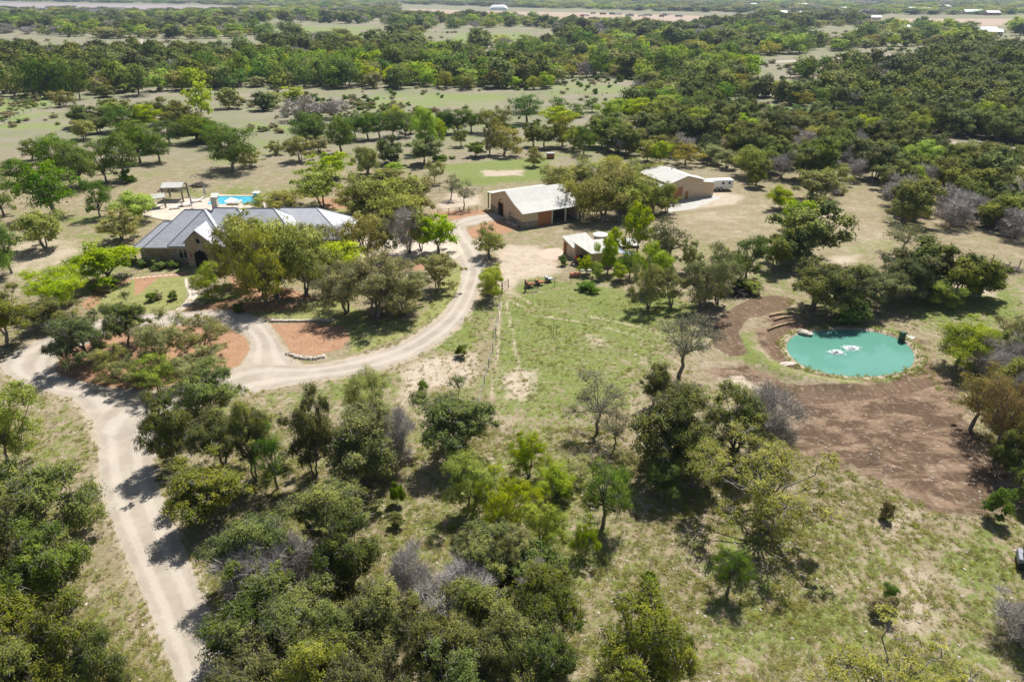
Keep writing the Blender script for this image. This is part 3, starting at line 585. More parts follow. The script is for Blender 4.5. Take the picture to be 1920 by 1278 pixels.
# local frame: x along ridge, y = -VV direction (away)
def loc(x, d, z): return (x, -d, z)
L_ = 10.9
b = MB()
prof = [(-7.5, 2.95), (-5.0, 3.25), (0, 4.85), (3.3, 3.45), (6.5, 2.52)]
for i in range(4):
    (d0, z0), (d1, z1) = prof[i], prof[i + 1]
    b.slab([loc(-.25, d1, z1), loc(L_ + .3, d1, z1), loc(L_ + .3, d0, z0), loc(-.25, d0, z0)], .1)
b.build("roof", M['metal_roof'], t)
b = MB(); gp = [(-6.1, 0), (6.1, 0), (6.1, 2.5), (3.2, 3.36), (0, 4.74), (-5.0, 3.12), (-6.1, 3.0)]
b.add([loc(0, d, z) for d, z in gp] + [loc(.12, d, z) for d, z in gp], [tuple(range(6, -1, -1)), tuple(range(7, 14))] + [(i, (i + 1) % 7, (i + 1) % 7 + 7, i + 7) for i in range(7)]); b.build("gable_wall", M['siding_y'], t)
b = MB(); b.add([loc(L_ - .12, d, z) for d, z in gp] + [loc(L_, d, z) for d, z in gp], [tuple(range(6, -1, -1)), tuple(range(7, 14))] + [(i, (i + 1) % 7, (i + 1) % 7 + 7, i + 7) for i in range(7)]); b.build("gable_wall", M['siding_y'], t)
b = MB(); b.box(.12, 5.7, -6.1, -5.98, 0, 2.5); b.build("side_wall", M['siding'], t); b = MB(); b.box(.12, L_ - .12, 5.98, 6.1, 0, 2.95); b.build("side_wall", M['siding'], t)
b = MB(); b.box(5.7, L_ - .12, -2.4, -2.3, 0, 3.3); b.build("stall_wall", M['post'], t)
b = MB(); b.box(-.06, 0, -1.3, -0.02 + 0, 0, 0.01); 
[MB().box(*q).build("stone_base", M['stone'], t) for q in ((-.07, -.003, -6.1, -1.05, 0, .85), (-.07, -.003, 3.0, 6.1, 0, .85), (-.07, 2.75, -6.18, -6.103, 0, .85))]
[MB().box(*q).build("base_trim", M['post'], t) for q in ((-.11, -.005, -6.1, -1.05, .852, .93), (-.11, -.005, 3.0, 6.1, .852, .93), (-.11, 2.75, -6.22, -6.104, .852, .93))]
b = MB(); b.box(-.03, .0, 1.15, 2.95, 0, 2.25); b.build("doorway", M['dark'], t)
b = MB(); b.box(-.06, -.004, 1.0, 1.15, 0, 2.4); b.box(-.06, -.004, 2.95, 3.1, 0, 2.4); b.box(-.06, -.004, 1.15, 2.95, 2.25, 2.4); b.build("door_frame", M['wood_door'], t)
b = MB(); b.box(-.05, -.003, -1.75, -1.2, 1.2, 1.7); b.build("window", M['glass'], t)
b = MB(); b.box(-.25, -.004, 1.8, 2.1, 2.75, 2.85); b.build("barn_light", M['dark'], t)
b = MB(); b.box(2.9, 5.35, -6.17, -6.103, 0, 2.25); b.build("sliding_door", M['wood_door'], t)
for xx in (5.6, 8.2, 10.7):
    b = MB(); b.box(xx - .12, xx + .12, -6.12, -5.9, 0, 2.5); b.build("post", M['trim'], t)
for xx in (0.1, 3.6, 7.2, 10.7):
    b = MB(); b.box(xx - .08, xx + .08, 7.25, 7.4, 0, 2.92); b.build("porch_post", M['post'], t)
b = MB(); b.box(-.3, -.24, -6.5, -6.45, 2.4, 2.5); 
b = MB(); b.box(-1.2, 3, -7.6, -6.3, 0.002, .02); 
for i, (xx, dd) in enumerate(((-.55, -4.3), (-.75, -2.7))):
    b = MB(); 
    q = empty("water_trough", (0, 0, 0)); q.location = t.matrix_basis @ Vector((xx, dd, 0)) if False else Vector((A0.x, A0.y, 0)) + Vector((UU.x * xx + VV.x * -dd, UU.y * xx + VV.y * -dd, 0)); q.rotation_euler.z = math.atan2(UU.y, UU.x)
    tag(q, ["galvanised water trough nearer the barn corner, in its shade", "galvanised water trough nearer the barn doorway, in its shade"][i], "trough", "troughs by the horse barn")
    b.box(-.28, .28, -.7, .7, 0, .1); b.box(-.28, -.24, -.7, .7, .1, .5); b.box(.24, .28, -.7, .7, .1, .5); b.box(-.24, .24, -.7, -.66, .1, .5); b.box(-.24, .24, .66, .7, .1, .5); b.build("tub", M['steel'], q)
    b = MB(); b.box(-.235, .235, -.655, .655, .1, .42); b.build("water", M['glass'], q)
# ---- big metal barn
B0 = Vector((32.5, 126.4)); BU = Vector((.915, .40)).normalized()
t = empty("metal_barn", (B0.x, B0.y, 0), math.atan2(BU.y, BU.x), "big tan metal barn with low white gable roof and brown doors by the horse trailer", "barn")
W2, D2 = 3.9, 9.6
b = MB(); b.slab([(-W2 - .2, -.3, 3.38), (0, -.3, 4.5), (0, D2 + .3, 4.5), (-W2 - .2, D2 + .3, 3.38)], .08); b.slab([(0, -.3, 4.5), (W2 + .2, -.3, 3.38), (W2 + .2, D2 + .3, 3.38), (0, D2 + .3, 4.5)], .08)
b.build("roof", ribbed("white_metal_roofing_across", (0.49, 0.475, 0.43), 0.9, 1), t)
b = MB(); b.slab([(W2, -.2, 3.0), (W2 + 2.8, -.2, 2.6), (W2 + 2.8, 6, 2.6), (W2, 6, 3.0)], .07); b.build("side_roof", M['metal_roof'], t)
b = MB(); b.slab([(-W2 - 3.4, -.2, 2.5), (-W2, -.2, 3.0), (-W2, 8, 3.0), (-W2 - 3.4, 8, 2.5)], .07); b.build("side_roof", M['metal_roof'], t)
b = MB(); gp = [(-W2, 0), (W2, 0), (W2, 3.28), (0, 4.38), (-W2, 3.28)]
b.add([(x, 0, z) for x, z in gp] + [(x, D2, z) for x, z in gp], [(0, 1, 2, 3, 4), (9, 8, 7, 6, 5), (1, 6, 7, 2), (2, 7, 8, 3), (3, 8, 9, 4), (4, 9, 5, 0), (0, 5, 6, 1)]); b.build("wall", M['siding'], t)
b = MB(); b.prism([(W2, .01), (W2 + 2.6, .01), (W2 + 2.6, 5.9), (W2, 5.9)], 0, [2.9, 2.54, 2.54, 2.9]); b.build("side_wall", M['siding'], t)
b = MB(); b.box(-2.9, -.75, -.05, -.003, 0, 2.5); b.build("sliding_door", M['wood_door'], t); b = MB(); b.box(.0, .62, -.05, -.003, 0, 1.55); b.build("door", M['wood_door'], t)
for yy in (0, 4, 8):
    b = MB(); b.box(-W2 - 3.2, -W2 - 3.05, yy, yy + .15, 0, 2.5); b.build("post", M['trim'], t)
b = MB(); b.lathe([(.12, 4.3), (.12, 4.75), (.2, 4.78), (.05, 4.95)], (0.8, 6, 0), 8); b.build("roof_vent", M['steel'], t)
# ---- horse trailer
c = U(1349, 356); t = empty("horse_trailer", (c[0], c[1], 0), 0.12, "white horse trailer with two small windows parked behind the metal barn", "trailer")
b = MB(); b.prism([(-2.3, -.9), (2.3, -.9), (2.3, .9), (-2.3, .9)], .42, 2.15); b.build("body", M['white'], t, bevel=.12)
b = MB(); b.prism([(-3.4, -.8), (-2.3, -.8), (-2.3, .8), (-3.4, .8)], 1.2, 2.1); b.build("nose", M['white'], t, bevel=.1)
for xx in (.2, 1.5):
    b = MB(); b.box(xx - .22, xx + .22, -.93, -.898, 1.35, 1.75); b.build("window", M['dark'], t)
for xx in (-.95, -.15):
    b = MB(); b.lathe([(.34, -.95), (.34, -.75)], (xx, 0, .34), 14, 'y'); wh = b.build("wheel", M['rubber'], t); b = MB(); b.lathe([(.16, -.965), (.16, -.94)], (xx, 0, .34), 10, 'y'); b.build("rim", M['white'], wh)
b = MB(); b.box(-1.45, .35, -.98, -.9, .68, .78); b.build("fender", M['steel'], t)
# ---- tool shed and open equipment shed
t = empty("tool_shed", (9.5, 96, 0), 0, "small tan shed with sloping white metal roof beside the round pad", "shed")
def rel(b, o): b.v = [(x - o[0], y - o[1], z) for x, y, z in b.v]; return b
b = MB(); P = [(7.6, 96.6), (8.95, 94.75), (12.2, 96.4), (10.9, 98.3)]; b.prism(ccw(P), 0, 1.8)
b.v = [(x, y, z if z == 0 else (2.55 if (x, y) in (P[0], P[3]) else 1.8)) for x, y, z in b.v]; rel(b, (9.5, 96)).build("wall", M['siding'], t)
b = MB(); b.slab([(7.35, 96.85, 2.68), (8.85, 94.35, 1.75), (12.5, 96.1, 1.75), (11.1, 98.6, 2.68)], .08); rel(b, (9.5, 96)).build("roof", M['metal_roof'], t)
b = MB(); b.tube([(7.75, 96.35, 1.95), (8.75, 94.98, 1.95)], .02, 4); b.slab([(7.72, 96.30, 1.9), (8.0, 95.94, 1.9), (8.0, 95.94, 0.05), (7.72, 96.30, .05)], .01); rel(b, (9.5, 96)).build("door_trim", M['wood_door'], t)
t = empty("equipment_shed", (11.8, 92.5, 0), 0, "open-sided tan equipment shed with white sloping roof behind saplings", "shed")
o_ = (11.8, 92.5)
b = MB(); b.slab([(8.72, 93.55, 2.95), (11.08, 90.55, 2.22), (14.9, 91.4, 2.22), (13.2, 94.9, 2.95)], .09); rel(b, o_).build("roof", M['metal_roof'], t)
b = MB(); b.prism(ccw([(11.3, 91.25), (14.6, 91.75), (14.55, 91.87), (11.28, 91.37)]), 0, 2.18); rel(b, o_).build("front_wall", M['siding'], t)
b = MB(); b.prism(ccw([(9.2, 94.1), (13.1, 94.8), (13.08, 94.92), (9.18, 94.22)]), 0, 2.8); rel(b, o_).build("back_wall", M['siding'], t)
b = MB(); b.prism(ccw([(14.5, 91.9), (13.0, 94.75), (12.9, 94.7), (14.4, 91.85)]), 0, 2.2); rel(b, o_).build("end_wall", M['siding_y'], t)
b = MB(); b.box(8.95, 9.15, 93.25, 93.45, 0, 2.8); rel(b, o_).build("post", M['trim'], t); b = MB(); b.box(11.15, 11.3, 91.1, 91.25, 0, 2.2); rel(b, o_).build("post", M['trim'], t)
b = MB(); b.slab([(13.6, 92.6, 2.1), (16.6, 92.0, 1.5), (17.4, 93.1, 1.5), (14.6, 94.4, 2.1)], .06); rel(b, o_).build("side_roof", M['grey_roof'], t)
for p in ((16.5, 92.15), (17.2, 93.05)):
    b = MB(); b.box(p[0] - .07, p[0] + .07, p[1] - .07, p[1] + .07, 0, 1.5); rel(b, o_).build("post", M['post'], t)
# tractor in the shed
t = empty("tractor", (10.35, 92.1, 0), -0.85, "small red tractor parked under the open shed roof", "tractor")
b = MB(); b.box(-.1, 1.1, -.28, .28, .55, 1.0); b.build("bonnet", M['red'], t, bevel=.05); b = MB(); b.box(-1.0, -.1, -.35, .35, .5, .72); b.build("platform", M['red'], t)
b = MB(); b.box(-.75, -.3, -.25, .25, .75, .88); b.box(-.8, -.7, -.25, .25, .88, 1.3); b.build("seat", M['rubber'], t)
b = MB(); b.tube([(-.05, 0, 1.0), (-.2, 0, 1.25)], .025); b.lathe([(.2, 1.24), (.2, 1.28)], (-.2, 0, 0), 12); b.build("steering_wheel", M['rubber'], t)
for x, r, w in ((-.6, .55, .25), (.85, .35, .18)):
    for s in (-1, 1):
        b = MB(); y0 = s * .42 if s > 0 else -.42 - w; b.lathe([(r * .9, y0), (r, y0 + .03), (r, y0 + w - .03), (r * .9, y0 + w)], (x, 0, r), 16, 'y'); wh = b.build("wheel", M['rubber'], t); b = MB(); b.lathe([(r * .5, y0 - .01), (r * .5, y0 + w + .01)], (x, 0, r), 10, 'y'); b.build("rim", M['red'], wh)
t = empty("utility_cart", (9.6, 93.2, 0), 0.4, "orange-red utility cart beside the shed post", "cart")
b = MB(); b.box(-.5, .5, -.35, .35, .35, .5); b.box(-.5, .5, -.35, -.3, .5, .85); b.box(-.5, .5, .3, .35, .5, .85); b.box(-.5, -.45, -.3, .3, .5, .85); b.box(.45, .5, -.3, .3, .5, .85); b.build("bin", M['red'], t)
for s in (-1, 1):
    b = MB(); b.lathe([(.25, s*.45 - .05), (.25, s*.45 + .05)], (0, 0, .25), 12, 'y'); b.build("wheel", M['rubber'], t)
b = MB(); b.tube([(.5, 0, .45), (1.1, 0, .3)], .03); b.build("drawbar", M['steel'], t)
# water tank
c = U(1125, 455); t = empty("water_tank", (c[0], c[1], 0), 0, "round concrete water tank with white lid behind the sheds", "tank")
b = MB(); b.lathe([(1.0, 0), (1.0, 1.25)], n=28); b.build("tank_wall", M['concrete'], t, smooth=False); b = MB(); b.lathe([(1.14, 1.25), (1.14, 1.38), (.3, 1.43)], n=28); b.build("lid", M['white'], t); b = MB(); b.lathe([(.22, 1.42), (.22, 1.5)], (.1, .1, 0), 10); b.build("hatch", M['steel'], t)
# platform with tripod of poles
c = U(1176, 458); t = empty("raised_platform", (c[0], c[1], 0), 0.12, "pale raised platform under the pole tripod", "platform")
b = MB(); b.box(-1.5, 1.5, -1.9, 1.6, .3, .42); b.build("deck", M['concrete'], t); [MB().box(x - .08, x + .08, y - .08, y + .08, 0, .3).build("leg", M['log'], t) for x in (-1.3, 1.3) for y in (-1.7, 1.4)]
t = empty("pole_tripod", (c[0] + .2, c[1], .42), 0, "dark wooden pole tripod standing on the pale platform", "tripod")
for a in (0.5, 2.6, 4.7):
    b = MB(); b.tube([(.9 * math.cos(a), .9 * math.sin(a), 0), (-.12 * math.cos(a), -.12 * math.sin(a), 3.1)], .055, 6); b.build("pole", M['post'], t)
# ---- gates, fences, small things
def gate(px, py, rz, lab, w=1.5, m='blackpipe'):
    c = U(px, py); t = empty("pipe_gate", (c[0], c[1], 0), rz, lab, "gate"); b = MB()
    for z in (.25, .65, 1.05, 1.4): b.tube([(0, 0, z), (w, 0, z)], .035, 6)
    b.tube([(0, 0, .15), (0, 0, 1.45)], .045, 6); b.tube([(w, 0, .15), (w, 0, 1.45)], .045, 6); b.build("leaf", M[m], t)
    b = MB(); b.tube([(-.12, 0, 0), (-.12, 0, 1.7)], .07, 8); b.build("gate_post", M['post'], t)
gate(942, 551, 1.1, "black pipe gate standing open at the end of the wire fence", 1.7); gate(986, 546, 0.15, "black pipe gate standing open in front of the orange implement", 1.6)
def fence(pts, lab, group, h=1.1, sp=2.6, wires=4, pr=.05, wr=.011, m='post', wm='steel', name='wire_fence'):
    W_ = [Vector(U(*p)).to_3d() for p in pts]; t = empty(name, W_[0], 0, lab, "fence", group); o = W_[0]
    seg = []; 
    for a, b_ in zip(W_[:-1], W_[1:]):
        n = max(1, round((b_ - a).length / sp)); seg += [a.lerp(b_, i / n) for i in range(n)]
    seg.append(W_[-1]); 
    src = None
    for i, p in enumerate(seg):
        if src is None: b = MB(); b.tube([(0, 0, -.05), (0, 0, h)], pr, 6); src = b.build("post", M[m], t); src.location = p - o
        else: q = src.copy(); COL.objects.link(q); q.parent = t; q.location = p - o
    b = MB()
    for k in range(wires):
        z = h * (.25 + .7 * k / max(1, wires - 1)); b.tube([p - o + Vector((0, 0, z)) for p in seg], wr, 4)
    b.build("wires" if wr < .02 else "rails", M[wm], t)
fence([(940,556),(934,600),(924,660),(908,720),(897,765)], "wire fence running down the green pasture below the black gate", None, 1.05, 4.2, 3, .045, .006)
fence([(986,548),(1040,536),(1100,522),(1150,515)], "wire fence in front of the equipment shed", None, 1.0, 3.4, 3, .04, .006)
fence([(821,404),(862,400),(895,396)], "low pipe fence on the house side of the horse barn", None, 1.1, 2.2, 3, .05, .03, 'rust', 'rust', 'pipe_fence')
fence([(800,362),(850,360),(905,358)], "pipe fence behind the horse barn porch", None, 1.1, 2.6, 3, .05, .028, 'steel', 'steel', 'pipe_fence')
fence([(1075,408),(1130,418),(1190,412),(1240,398)], "pipe corral fence in the shade of the barn oaks", None, 1.1, 2.4, 3, .05, .03, 'steel', 'steel', 'pipe_fence')
fence([(1588,330),(1612,336),(1635,345)], "pale pipe fence at the edge of the right-hand woods", None, 1.1, 2.5, 3, .05, .03, 'steel', 'steel', 'pipe_fence')
fence([(1860,492),(1890,505),(1930,498)], "wire fence beside the brush pile at the right edge", None, 1.2, 2.5, 4, .07, .012)
fence([(1010,176),(1060,176),(1110,178),(1130,180)], "wire fence along the top of the centre meadow", None, 1.2, 5, 3, .07, .02)
fence([(0,237),(45,214),(98,196)], "wire fence bordering the bright green field", None, 1.2, 5, 3, .06, .02)
for px, py, h, lab in ((1373, 216, 9.5, "tall leaning utility pole in the clearing of the far woods"), (1590, 232, 5.5, "short utility pole at the edge of the far clearing"), (1293, 492, 1.9, "lone wooden post on the pasture near the pale tree")):
    c = U(px, py); b = MB(); b.tube([(0, 0, 0), (.25 if h > 3 else 0, 0, h)], [.16, .1] if h > 3 else .1, 7); o = b.build("utility_pole" if h > 3 else "wooden_post", M['post'], loc=(c[0], c[1], 0)); tag(o, lab, "pole")
def implement(px, py, rz, lab, m, L, name):
    c = U(px, py); t = empty(name, (c[0], c[1], 0), rz, lab, "farm implement"); b = MB(); b.box(-L/2, L/2, -.35, .35, .35, .55); b.box(-L/2, -L/2 + .3, -.3, .3, .55, .8); b.build("frame", M[m], t, bevel=.03)
    b = MB(); b.tube([(L/2, -.2, .45), (L/2 + .7, 0, .4), (L/2, .2, .45)], .04); b.build("hitch", M[m], t)
    for s in (-1, 1):
        b = MB(); b.lathe([(.28, s*.42 - .06), (.28, s*.42 + .06)], (-L * .2, 0, .28), 12, 'y'); b.build("wheel", M['rubber'], t)
implement(993, 538, .2, "orange-red implement behind the open black gate", 'rust', 1.2, "hay_rake"); implement(1011, 534, .15, "orange-red implement, the one farther from the black gate", 'rust', 1.1, "disc_harrow"); implement(1029, 528, .25, "grey implement standing on the green fence line", 'steel', 1.0, "grey_cultivator")
c = U(1078, 519); b = MB(); b.box(-.7, .7, -.3, .3, .08, .6); b.box(-.66, -.56, -.26, .26, 0, .08); b.box(.56, .66, -.26, .26, 0, .08); o = b.build("storage_box", M['rust'], loc=(c[0], c[1], 0), bevel=.02); o.rotation_euler.z = .15; tag(o, "long rusty red box by the fence below the shed", "box")
c = U(1097, 513); t = empty("feed_table", (c[0], c[1], 0), .2, "low white-topped feed table beside the shed corner", "table"); b = MB(); b.box(-.8, .8, -.4, .4, .55, .62); b.build("tabletop", M['white'], t); [MB().box(x - .04, x + .04, y - .04, y + .04, 0, .55).build("leg", M['steel'], t) for x in (-.7, .7) for y in (-.3, .3)]
c = U(1032, 297); t = empty("animal_crate", (c[0], c[1], 0), .1, "dark red crate on the grass behind the barns", "crate"); b = MB(); b.box(-.85, .85, -.6, .6, .1, 1.2); b.build("body", M['rust'], t, bevel=.03); b = MB(); b.box(-.9, .9, -.65, .65, 1.2, 1.28); b.build("lid", M['steel'], t)
# hunting blind above the pond
c = U(1565, 562); t = empty("hunting_blind", (c[0], c[1], 0), .15, "dark green box blind with white top on legs among pond-side junipers", "blind")
b = MB(); b.box(-.8, .8, -.8, .8, .9, 2.6); b.build("cabin", M['green_paint'], t); b = MB(); b.box(-.9, .9, -.9, .9, 2.6, 2.68); b.build("roof", M['white'], t); b = MB(); b.box(-.5, .5, -.83, -.8, 1.9, 2.2); b.build("window", M['dark'], t)
for x in (-.7, .7):
    for y in (-.7, .7): b = MB(); b.box(x - .06, x + .06, y - .06, y + .06, 0, .9); b.build("leg", M['post'], t)
# truck corner at the right edge
c = U(1928, 1068); t = empty("white_vehicle", (c[0] + .5, c[1] + .2, 0), -.5, "corner of a white-roofed grey buggy at the right edge", "buggy")
b = MB(); b.box(-1.1, 1.4, -.65, .65, .35, .85); b.build("body", M['fascia'], t, bevel=.08); b = MB(); b.box(-.9, 1.0, -.6, .6, 1.55, 1.62); b.build("roof", M['white'], t, bevel=.02)
for x in (-.8, .9):
    for y in (-.55, .55): b = MB(); b.tube([(x, y, .8), (x, y, 1.55)], .03); b.build("post", M['blackpipe'], t)
for x in (-.75, 1.0):
    for s in (-1, 1): b = MB(); b.lathe([(.3, s*.68 - .1), (.3, s*.68 + .1)], (x, 0, .3), 14, 'y'); b.build("wheel", M['rubber'], t)
# brush piles: heaps of sticks
def brush(px, py, w, lab, seed, m='post', n=160, h=.9):
    r = np.random.default_rng(seed); c = U(px, py); b = MB()
    for i in range(n):
        x, y = r.normal(0, w * .3), r.normal(0, w * .18); z = max(.04, r.uniform(0, h) * math.exp(-(x / w) ** 2 * 5)); a = r.normal(0, .5) + (0 if i % 3 else 1.5); l = r.uniform(.3, .9); d = Vector((math.cos(a), math.sin(a), r.normal(0, .15))) * l
        p = Vector((x, y, z)); q = p + d; q.z = max(.03, q.z); b.tube([p - d * .5 if (p - d*.5).z > 0.02 else p, q], r.uniform(.02, .07), 4)
    tag(b.build("brush_pile", M[m], loc=(c[0], c[1], 0)), lab, "brush pile")
brush(1884, 508, 3.2, "dark brush pile beside the pond-side junipers at the right", 1); brush(325, 357, 4.5, "dark log pile behind the white pavilion", 2); brush(372, 350, 3.0, "smaller dark log pile left of the pool shrubs", 3)
brush(1385, 552, 3.0, "dark brush heap under the oak at the top of the brown earth", 4, 'blackpipe')
# stones along the mulch bed: each stone its own thing
r_ = random.Random(8)
ST = [(541,664),(549,667),(557,670),(565,671),(573,672),(582,673),(591,673),(600,671),(607,669)]
for i, (px, py) in enumerate(ST):
    rock("edging_stone", px, py, .36, .24, .26, "edging stone, %s from the drive end, in the curved row below the mulch" % ["first", "second", "third", "fourth", "fifth", "sixth", "seventh", "eighth", "ninth"][i], r_.uniform(0, 3), seed=20 + i, group="edging stones below the mulch bed", cat="stone")
b = MB()
p = [U(508 + 8 * i, 603 - (1 if i > 8 else 0)) for i in range(16)]
for i in range(15): 
    a, q = p[i], p[i + 1]; b.box(a[0] + .02, q[0] - .02, a[1] - .16 + r_.uniform(-.04, .04), a[1] + .16, 0, .28 + r_.uniform(-.05, .05))
tag(b.build("garden_wall", M['rock'], bevel=.03), "low dry-stone wall along the upper edge of the mulch bed", "wall")
for i in range(9):
    c = U(248 + i * 10.5, 522 - i * .9); b = MB(); n = 7; b.prism([(.34 * math.cos(k * .9) * r_.uniform(.8, 1.1), .3 * math.sin(k * .9) * r_.uniform(.8, 1.1)) for k in range(n)], 0, .03); tag(b.build("stepping_stone", M['paving'], loc=(c[0], c[1], .002)), "%s stepping stone from the left on the lawn before the house" % ["first", "second", "third", "fourth", "fifth", "sixth", "seventh", "eighth", "ninth"][i], "stone", "stepping stones before the house")
for i, (px, py, lab) in enumerate(((603,640,"thin wooden stake guarding the mulch-bed sapling"), (1033,628,"left one of the three thin stakes on the green pasture"), (1038,629,"middle one of the three thin stakes on the green pasture"), (1043,628,"right one of the three thin stakes on the green pasture"))):
    c = U(px, py); b = MB(); b.tube([(0, 0, 0), (0, 0, 1.3)], .03, 5); tag(b.build("stake", M['post'], loc=(c[0] + .3 * (i == 0), c[1], 0)), lab, "stake")
# ---- far buildings
def far_house(px, py, w, d, h, rz, roofm, wallm, lab, cat="house", name="farmhouse"):
    c = U(px, py); t = empty(name, (c[0], c[1], 0), rz, lab, cat)
    b = MB(); b.add([(-w/2, -d/2, 0), (w/2, -d/2, 0), (w/2, d/2, 0), (-w/2, d/2, 0), (-w/2, -d/2, h), (w/2, -d/2, h), (w/2, d/2, h), (-w/2, d/2, h), (-w/2, 0, h + d * .22), (w/2, 0, h + d * .22)],
                    [(0, 1, 5, 4), (1, 2, 6, 9, 5), (2, 3, 7, 6), (3, 0, 4, 8, 7)]); b.build("wall", wallm, t)
    b = MB(); e = .4; b.slab([(-w/2 - e, -d/2 - e, h - .1), (w/2 + e, -d/2 - e, h - .1), (w/2 + e, 0, h + d*.22 + .08), (-w/2 - e, 0, h + d*.22 + .08)], .1); b.slab([(-w/2 - e, 0, h + d*.22 + .08), (w/2 + e, 0, h + d*.22 + .08), (w/2 + e, d/2 + e, h - .1), (-w/2 - e, d/2 + e, h - .1)], .1); b.build("roof", roofm, t)
    for k in range(2):
        x = (-.25 + .5 * k) * w; b = MB(); b.box(x - w * .06, x + w * .06, -d/2 - .04, -d/2 - .003, h * .4, h * .8); b.build("window", M['dark'], t)
far_house(1090, 70, 10.5, 8, 3.2, .5, M['grey_roof'], simple("bluish_siding", (.36, .46, .60), .7), "pale blue house with grey roof beyond the centre woods")
far_house(1843, 62, 22, 10, 3, .1, M['white'], M['trim'], "wide white-roofed building at the far upper right")
far_house(1862, 66, 12, 8, 3, -.2, M['white'], M['trim'], "smaller white-roofed wing beside the wide building at the far upper right")
far_house(1690, 57, 14, 9, 3, .2, M['white'], M['trim'], "white-roofed house in the far trees left of the upper right field")
far_house(1512, 41, 18, 10, 3, 0, M['white'], M['trim'], "low white-roofed building far away above the lilac thicket")
far_house(1822, 27, 30, 14, 4, 0, M['white'], M['trim'], "long pale roof near the far field at the upper right")
far_house(1858, 29, 22, 12, 4, .1, M['white'], simple("far_reddish_wall", (.4, .25, .2), .8), "white roof over reddish walls near the far field")
far_house(1640, 37, 14, 8, 3, 0, M['white'], M['trim'], "small white-roofed house far beyond the lilac thicket")
for i, (px, py, w) in enumerate(((1412,12,16),(1503,12,24),(1408,10,14),(1463,29,18),(1497,30,20),(1650,17,18),(1693,18,16),(1735,22,22),(1578,21,14),(1770,16,26),(1708,21,15))):
    far_house(px, py, w, 12, 4, r_.uniform(-.3, .3), M['white'], M['trim'], "tiny pale roof, %s from the left in the distant treed settlement" % ["first", "second", "third", "fourth", "fifth", "sixth", "seventh", "eighth", "ninth", "tenth", "eleventh"][[1, 5, 0, 3, 4, 7, 8, 10, 6, 2, 9][i]], name="distant_house")
c = U(935, 19); b = MB(); V = []
n, k = 20, 6
for i in range(n + 1):
    for j in range(k + 1):
        a = math.pi * j / k; V.append(((i / n - .5) * 36 , -9 * math.cos(a), 9 * math.sin(a) * (1 - (2 * abs(i / n - .5)) ** 6 * .7)))
b.add(V, [(i*(k+1)+j, (i+1)*(k+1)+j, (i+1)*(k+1)+j+1, i*(k+1)+j+1) for i in range(n) for j in range(k)]); tag(b.build("greenhouse", M['foam'], loc=(c[0], c[1], 0)), "long white domed greenhouse at the edge of the far pinkish field", "greenhouse")
sheet("far_field", ccw(W([(770,17),(960,22),(1100,24),(1300,30),(1420,33),(1400,39),(1250,41),(1040,37),(960,31),(850,27),(760,24)])), .05, M['hay'], "bare pinkish field in the distance with parked machines", "field")
sheet("far_field", ccw(W([(1590,35),(1940,36),(1940,47),(1800,50),(1640,46)])), .05, M['hay'], "bare brown field in the distance at the upper right", "field")
sheet("far_field", ccw(W([(0,6),(360,11),(520,17),(330,21),(150,17),(0,14)])), .05, simple("lilac_field", (.29, .24, .24), .95), "dull violet field in the distance at the upper left", "field")
sheet("far_field", ccw(W([(780,-4),(2100,-2),(2100,3),(1500,6),(1200,2),(780,1)])), .05, simple("violet_field", (.34, .29, .30), .95), "pale violet field along the far horizon", "field")
ordn = ["first", "second", "third", "fourth", "fifth", "sixth", "seventh", "eighth", "ninth", "tenth", "eleventh", "twelfth", "thirteenth", "fourteenth", "fifteenth", "sixteenth", "seventeenth", "eighteenth", "nineteenth", "twentieth"]
cols = [M['red'], M['white'], M['steel'], M['rust'], M['green_paint'], M['white'], M['canvas']]
xs_ = sorted(r_.uniform(1010, 1290) for _ in range(14))
for i, px in enumerate(xs_):
    c = U(px, r_.uniform(26, 33)); mc = cols[i % 7]; t = empty("parked_truck", (c[0], c[1], 0), r_.uniform(-.5, .5), "%s tiny parked truck from the left on the far pinkish field" % ordn[i], "truck", "machines parked on the far field")
    L = r_.uniform(5, 13); b = MB(); b.box(-L/2, L/2, -1.3, 1.3, .7, 3.0); b.build("body", mc, t); b = MB(); b.box(L/2, L/2 + 2, -1.2, 1.2, .7, 2.6); b.build("cab", M['white'], t)
    b = MB(); 0
    for s in (-1, 1):
        for x in (-L * .35, L * .4): b = MB(); b.lathe([(.55, s * 1.2 - .15), (.55, s * 1.2 + .15)], (x, 0, .55), 8, 'y'); b.build("wheel", M['rubber'], t)
